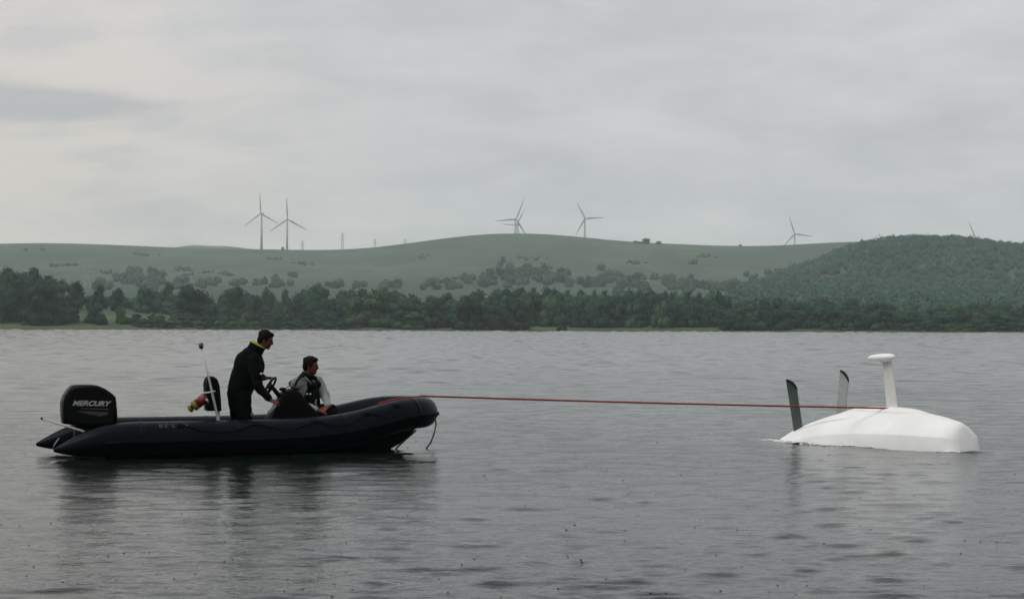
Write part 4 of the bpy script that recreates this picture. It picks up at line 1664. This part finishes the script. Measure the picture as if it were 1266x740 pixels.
    m = MB()
    m.ell(j(381.5, 504.8, -0.235), (0.035, 0.02, 0.03), None, 12, 8)
    m.build('vest_pocket', 'vestgrey', root)
    p = MB()
    for h, k, a in ((hipn, knn, ann), (hipf, knf, anf)):
        p.cap(h, k, 0.115, 0.088)
        p.cap(k, a, 0.088, 0.062)
    p.cap(hipn, hipf, 0.125, 0.125)
    p.remesh('trousers', 'trouser', root, 0.011, 3, 0.006, 8)
    for a in (ann, anf):
        bo = MB()
        bo.cap(a + Vector((0, 0, 0.04)), a, 0.07, 0.06)
        bo.cap(a + Vector((-0.02, 0, -0.01)), a + Vector((0.16, -0.03, -0.02)), 0.05, 0.042)
        bo.remesh('boot', 'rubber', root, 0.012, 2)
    return root


seated()

# ------------------------------------------------------------------ upturned white hull with keel and rudders
TH = R(57)
fw = Vector((math.cos(TH), -math.sin(TH), 0))       # towards the blunt bow
ft = Vector((math.sin(TH), math.cos(TH), 0))        # towards the far side
HB = Vector((6.56, 28.24, 0.0))                     # bow centre at the water
HL = 3.7
hull_root = empty('capsized_hull', HB - fw * (HL * 0.5), 'white upturned hull floating low with keel bulb and two rudders', 'capsized boat')


def hp(s, y, z):
    """s metres aft of the bow, y metres to the far side"""
    return HB - fw * (s * 1.115) + ft * (y * 0.95) + Vector((0, 0, z))


st = [  # s, half beam, keel z, chine z, knuckle z
    (0.00, 0.14, 0.335, 0.26, 0.16), (0.03, 0.27, 0.395, 0.31, 0.185), (0.12, 0.41, 0.440, 0.36, 0.20), (0.35, 0.54, 0.488, 0.40, 0.21), (0.8, 0.66, 0.55, 0.43, 0.215),
    (1.3, 0.72, 0.575, 0.41, 0.20), (1.8, 0.74, 0.55, 0.36, 0.165), (2.3, 0.73, 0.46, 0.275, 0.095), (2.75, 0.69, 0.335, 0.17, 0.0), (3.05, 0.65, 0.22, 0.08, -0.09), (3.25, 0.62, 0.13, 0.0, -0.17), (3.32, 0.60, 0.03, -0.09, -0.25)]
rings = []
for s, b, kz, cz, nz_ in st:
    d_ = kz - nz_
    half = [(0.0, kz), (0.30, kz - d_ * 0.15), (0.60, kz - d_ * 0.42), (0.82, kz - d_ * 0.72), (0.90, kz - d_ * 0.87), (0.955, nz_ + 0.010), (0.968, nz_ - 0.006), (1.0, nz_ - 0.25), (1.0, nz_ - 0.5)]
    rake = lambda z: 0.13 * max(0.0, min(1.0, (kz - z) / 0.42)) * max(0.0, 1 - s / 0.5)
    rr = [hp(s - rake(z), -b * u, z) for u, z in half[::-1]] + [hp(s - rake(z), b * u, z) for u, z in half[1:]]
    rings.append(rr)
# refine between stations with a spline-like resample
S = np.array([[tuple(p) for p in r] for r in rings])
ss = np.array([x[0] for x in st])
fine_s = np.concatenate([np.linspace(0, 0.35, 12), np.linspace(0.4, 3.05, 36), np.linspace(3.1, 3.32, 7)])
G = np.stack([np.stack([np.interp(fine_s, ss, S[:, i, k]) for k in range(3)], -1) for i in range(S.shape[1])], 1)
for _ in range(2):
    G[4:-2] = 0.25 * G[3:-3] + 0.5 * G[4:-2] + 0.25 * G[5:-1]
mb = MB()
mb.loft([[Vector(p) for p in r] for r in G])
hull_o = mb.build('hull', 'white', hull_root)
# keel pad and raised strake lines on the bottom
m2 = MB()
ks = 1.34


def bottom_z(s, u):
    row = np.array([np.interp(s, ss, [x[c] for x in st]) for c in (1, 2, 3, 4)])
    b, kz, cz, nz_ = row
    d_ = kz - nz_
    return np.interp(abs(u), [0, 0.30, 0.60, 0.82], [kz, kz - d_ * 0.15, kz - d_ * 0.42, kz - d_ * 0.72]), b


rings = []
for k in range(15):
    t = k / 14
    s = ks - 0.75 + 1.75 * t
    w = 0.02 + 0.24 * math.sin(math.pi * min(t * 1.25, 1.0)) ** 0.7 if t < 0.8 else 0.02 + 0.24 * 0.0 + 0.10 * (1 - t) / 0.2
    hgt = 0.035 * min(1, t * 5, (1 - t) * 5)
    rr = []
    for y, hh in ((-w, -0.015), (-w * 0.75, hgt * 0.8), (-w * 0.3, hgt), (w * 0.3, hgt), (w * 0.75, hgt * 0.8), (w, -0.015)):
        z, b = bottom_z(s, 0)
        zz, _ = bottom_z(s, y / b)
        rr.append(hp(s, y, float(zz) + hh))
    rings.append(rr)
m2.loft(rings)
m2.build('keel_pad', 'white', hull_root)
for y0 in (-0.40,):
    m2 = MB()
    rings = []
    for k in range(13):
        s = 1.75 + 1.2 * k / 12
        u = y0
        b = np.interp(s, ss, [x[1] for x in st])
        z, _ = bottom_z(s, u / b)
        hgt = 0.022 * min(1, k / 2, (12 - k) / 2)
        rings.append([hp(s, u - 0.035, float(bottom_z(s, (u - 0.035) / b)[0]) - 0.01), hp(s, u - 0.03, float(bottom_z(s, (u - 0.03) / b)[0]) + hgt), hp(s, u + 0.06, float(bottom_z(s, (u + 0.06) / b)[0]) + hgt * 0.4), hp(s, u + 0.09, float(bottom_z(s, (u + 0.09) / b)[0]) - 0.01)])
    m2.loft(rings)
    m2.build('strake', 'white', hull_root)


def foil(mb, base, top, chord_dir, c0, c1, thick):
    rings = []
    for t in (0, 0.33, 0.66, 0.97, 1.0):
        o = base + (top - base) * t
        c = c0 + (c1 - c0) * t
        axis = (top - base).normalized()
        cd = (chord_dir - axis * chord_dir.dot(axis)).normalized()
        nd = axis.cross(cd)
        k = 1.0 if t < 1 else 0.8
        rings.append([o + cd * (c * 0.5 * math.cos(a) * k) + nd * (thick * math.sin(a) * k * (0.75 + 0.25 * math.cos(a))) for a in [2 * math.pi * q / 16 for q in range(16)]])
    return mb.loft(rings)


DK = 29.55
kb, kt = at(1104, 513, DK), at(1096.5, 445.5, DK)
m2 = MB()
foil(m2, kb, kt, fw, 0.25, 0.20, 0.036)
m2.build('keel_fin', 'offwhite', hull_root)
m2 = MB()
m2.tube([kb + Vector((0, 0, -0.03)), kb + Vector((0, 0, 0.03))], [0.12, 0.10], 16)
m2.build('fin_root', 'white', hull_root)
m2 = MB()
c = at(1091.5, 441.8, DK)
ax = (fw + Vector((0, 0, 0.05))).normalized()
pth, rad = [], []
for t, r in ((-0.31, 0.005), (-0.295, 0.026), (-0.24, 0.044), (-0.12, 0.056), (0.02, 0.06), (0.13, 0.056), (0.20, 0.045), (0.235, 0.028), (0.245, 0.006)):
    pth.append(c + ax * t)
    rad.append(r)
m2.tube(pth, rad, 18, 1.5)
m2.build('keel_bulb', 'white', hull_root)
m2 = MB()
m2.tube([at(1094, 447.5, DK), at(1093.5, 444, DK)], [0.075, 0.085], 14)
m2.build('bulb_collar', 'offwhite', hull_root)
for (bx, by, tx, ty, D, mt, nm) in ((988.5, 541, 977.5, 468, 30.8, 'carbon', 'dark rudder blade with black tip'), (1038.5, 527, 1044.5, 457.5, 31.35, 'rudgrey', 'pale grey rudder blade with black tip')):
    b_, t_ = at(bx, by, D), at(tx, ty, D)
    axis = (t_ - b_).normalized()
    L_ = (t_ - b_).length
    e = Vector((0.86, -0.51, 0.0))
    e = (e - axis * e.dot(axis)).normalized()
    nrm = axis.cross(e).normalized()
    plan = [(-0.078, 0.0), (0.078, 0.0), (0.080, L_ * 0.5), (0.082, L_ - 0.165), (0.072, L_ - 0.125), (0.035, L_ - 0.065), (-0.02, L_ - 0.02), (-0.074, L_ - 0.002), (-0.080, L_ - 0.03), (-0.079, L_ * 0.5)]
    m2 = MB()
    m2.loft([[b_ + e * (x * k) + axis * z + nrm * d2 for x, z in plan] for d2, k in ((-0.011, 0.88), (-0.006, 1.0), (0.006, 1.0), (0.011, 0.88))])
    rud = m2.build('rudder', mt, hull_root, smooth=False)
    rud['label'] = nm
    m3 = MB()
    tip = [(0.084, L_ - 0.185), (0.084, L_ - 0.160), (0.074, L_ - 0.120), (0.037, L_ - 0.060), (-0.02, L_ - 0.015), (-0.076, L_ + 0.003), (-0.078, L_ - 0.028), (-0.03, L_ - 0.055), (0.02, L_ - 0.10), (0.055, L_ - 0.145)]
    m3.loft([[b_ + e * x + axis * z + nrm * d2 for x, z in tip] for d2 in (-0.0135, 0.0135)])
    m3.build('rudder_tip', 'rudtip', rud, smooth=False)
# rope loop round the keel root
m2 = MB()
tie = at(1104, 504.2, DK)
m2.tube([tie + fw * (0.125 * math.cos(a)) + ft * (0.06 * math.sin(a)) for a in [2 * math.pi * k / 20 for k in range(21)]], 0.016, 8, cap=False)
rope_pts = []
A = tube_frame(70)[0] + Vector((0, 0, tube_frame(70)[1] + 0.006))
Bp = at(1109, 504.5, DK - 0.14)
n = 40
for k in range(n + 1):
    t = k / n
    p = A.lerp(Bp, t)
    p.z -= 0.014 * 4 * t * (1 - t)
    rope_pts.append(p)
inb = [tube_frame(i)[0] + Vector((0, 0, tube_frame(i)[1] + 0.004)) - tube_frame(i)[2] * o for i, o in ((56, 0.12), (58, 0.10), (60, 0.08), (62, 0.06), (64, 0.05), (66, 0.03), (68, 0.015))]
m2.tube(inb + rope_pts, 0.0135, 8)
tag(m2.build('tow_rope', 'rope_red', None), 'taut red tow rope from the boat bow to the keel fin', 'rope')

# ------------------------------------------------------------------ foam and rain on the water
def blob_stuff(name, spots, material, label, cat, seed):
    r = np.random.default_rng(seed)
    V, F = [], []
    nb = 0
    for (x, y, z, sx, sy, sz) in spots:
        v = ICO1 * r.uniform(0.7, 1.25, (len(ICO1), 1)) * np.array([sx, sy, sz]) + np.array([x, y, z])
        V.append(v)
        F.append(ICO1F + nb)
        nb += len(v)
    me = np_mesh(name, np.concatenate(V), np.concatenate(F), material)
    tag(link(bpy.data.objects.new(name, me)), label, cat, kind='stuff')


r = random.Random(4)
spots = []
for k in range(320):
    s = 3.25 - abs(r.gauss(0, 0.7))
    b = np.interp(s, ss, [x[1] for x in st])
    p = hp(s, -b - abs(r.gauss(0.0, 0.09)), 0)
    q = r.uniform(0.5, 1.2)
    spots.append((p.x, p.y, float(wave_h(np.array([p.x]), np.array([p.y]))[0]) + 0.004, 0.045 * q, 0.03 * q, 0.011 * q))
for k in range(34):
    p = hp(-abs(r.gauss(0, 0.07)), -0.42 + r.gauss(0, 0.09), 0)
    q = r.uniform(0.5, 1.2)
    spots.append((p.x + abs(r.gauss(0, 0.08)), p.y, float(wave_h(np.array([p.x]), np.array([p.y]))[0]) + 0.005, 0.03 * q, 0.025 * q, 0.014 * q))
blob_stuff('foam', spots, 'foam', 'thin white foam lapping along the white hull waterline', 'foam', 3)


def rain_splashes():
    r = np.random.default_rng(12)
    V, F = [], []
    nb = 0
    seg = 8
    n = 800
    y = 11.5 + 30 * r.uniform(0, 1, n) ** 1.3
    x = r.uniform(-1, 1, n) * (0.28 * y)
    z = wave_h(x, y)
    a = np.linspace(0, 2 * np.pi, seg, endpoint=False)
    for xi, yi, zi in zip(x, y, z):
        s = r.uniform(0.005, 0.011) * (1.35 if r.uniform() < 0.12 else 1.0)
        jet = r.uniform(0.05, 0.3)
        prof = [(1.0, -0.06), (0.82, 0.26), (0.6, 0.12), (0.34, -0.02), (0.22, jet * 0.7), (0.06, jet)]
        V.append(np.concatenate([np.stack([xi + s * rr * np.cos(a), yi + s * rr * np.sin(a), np.full(seg, zi + s * hh)], -1) for rr, hh in prof]))
        for i in range(len(prof) - 1):
            for j in range(seg):
                p, q = nb + i * seg + j, nb + i * seg + (j + 1) % seg
                F.append((p, q, q + seg, p + seg))
        nb += len(prof) * seg
    me = np_mesh('rain_splash', np.concatenate(V), np.array(F), 'water')
    tag(link(bpy.data.objects.new('rain_splash', me)), 'tiny dark raindrop splashes dotted over the lake', 'splash', kind='stuff')


rain_splashes()

# ------------------------------------------------------------------ the air: even haze round everything
def build_haze():
    mb = MB()
    x0, x1, y0, y1, z0, z1 = -4600, 4600, -600, 6000, -4, 330
    mb.add([(x0, y0, z0), (x1, y0, z0), (x1, y1, z0), (x0, y1, z0), (x0, y0, z1), (x1, y0, z1), (x1, y1, z1), (x0, y1, z1)],
           [(3, 2, 1, 0), (4, 5, 6, 7), (0, 1, 5, 4), (1, 2, 6, 5), (2, 3, 7, 6), (3, 0, 4, 7)])
    m = bpy.data.materials.new('haze')
    m.use_nodes = True
    N = NT(m.node_tree)
    out = N.n('ShaderNodeOutputMaterial')
    v = N.n('ShaderNodeVolumePrincipled')
    v.inputs['Color'].default_value = (0.87, 0.96, 0.94, 1)
    v.inputs['Density'].default_value = 0.00012
    v.inputs['Anisotropy'].default_value = 0.0
    N.l(v.outputs[0], out.inputs['Volume'])
    M['haze'] = m
    o = mb.build('haze', m, None, smooth=False)
    tag(o, 'thin drizzle haze hanging over the lake and hills', 'haze', kind='stuff')


def _haze():
    try:
        build_haze()
    except AttributeError:
        raise


_haze()
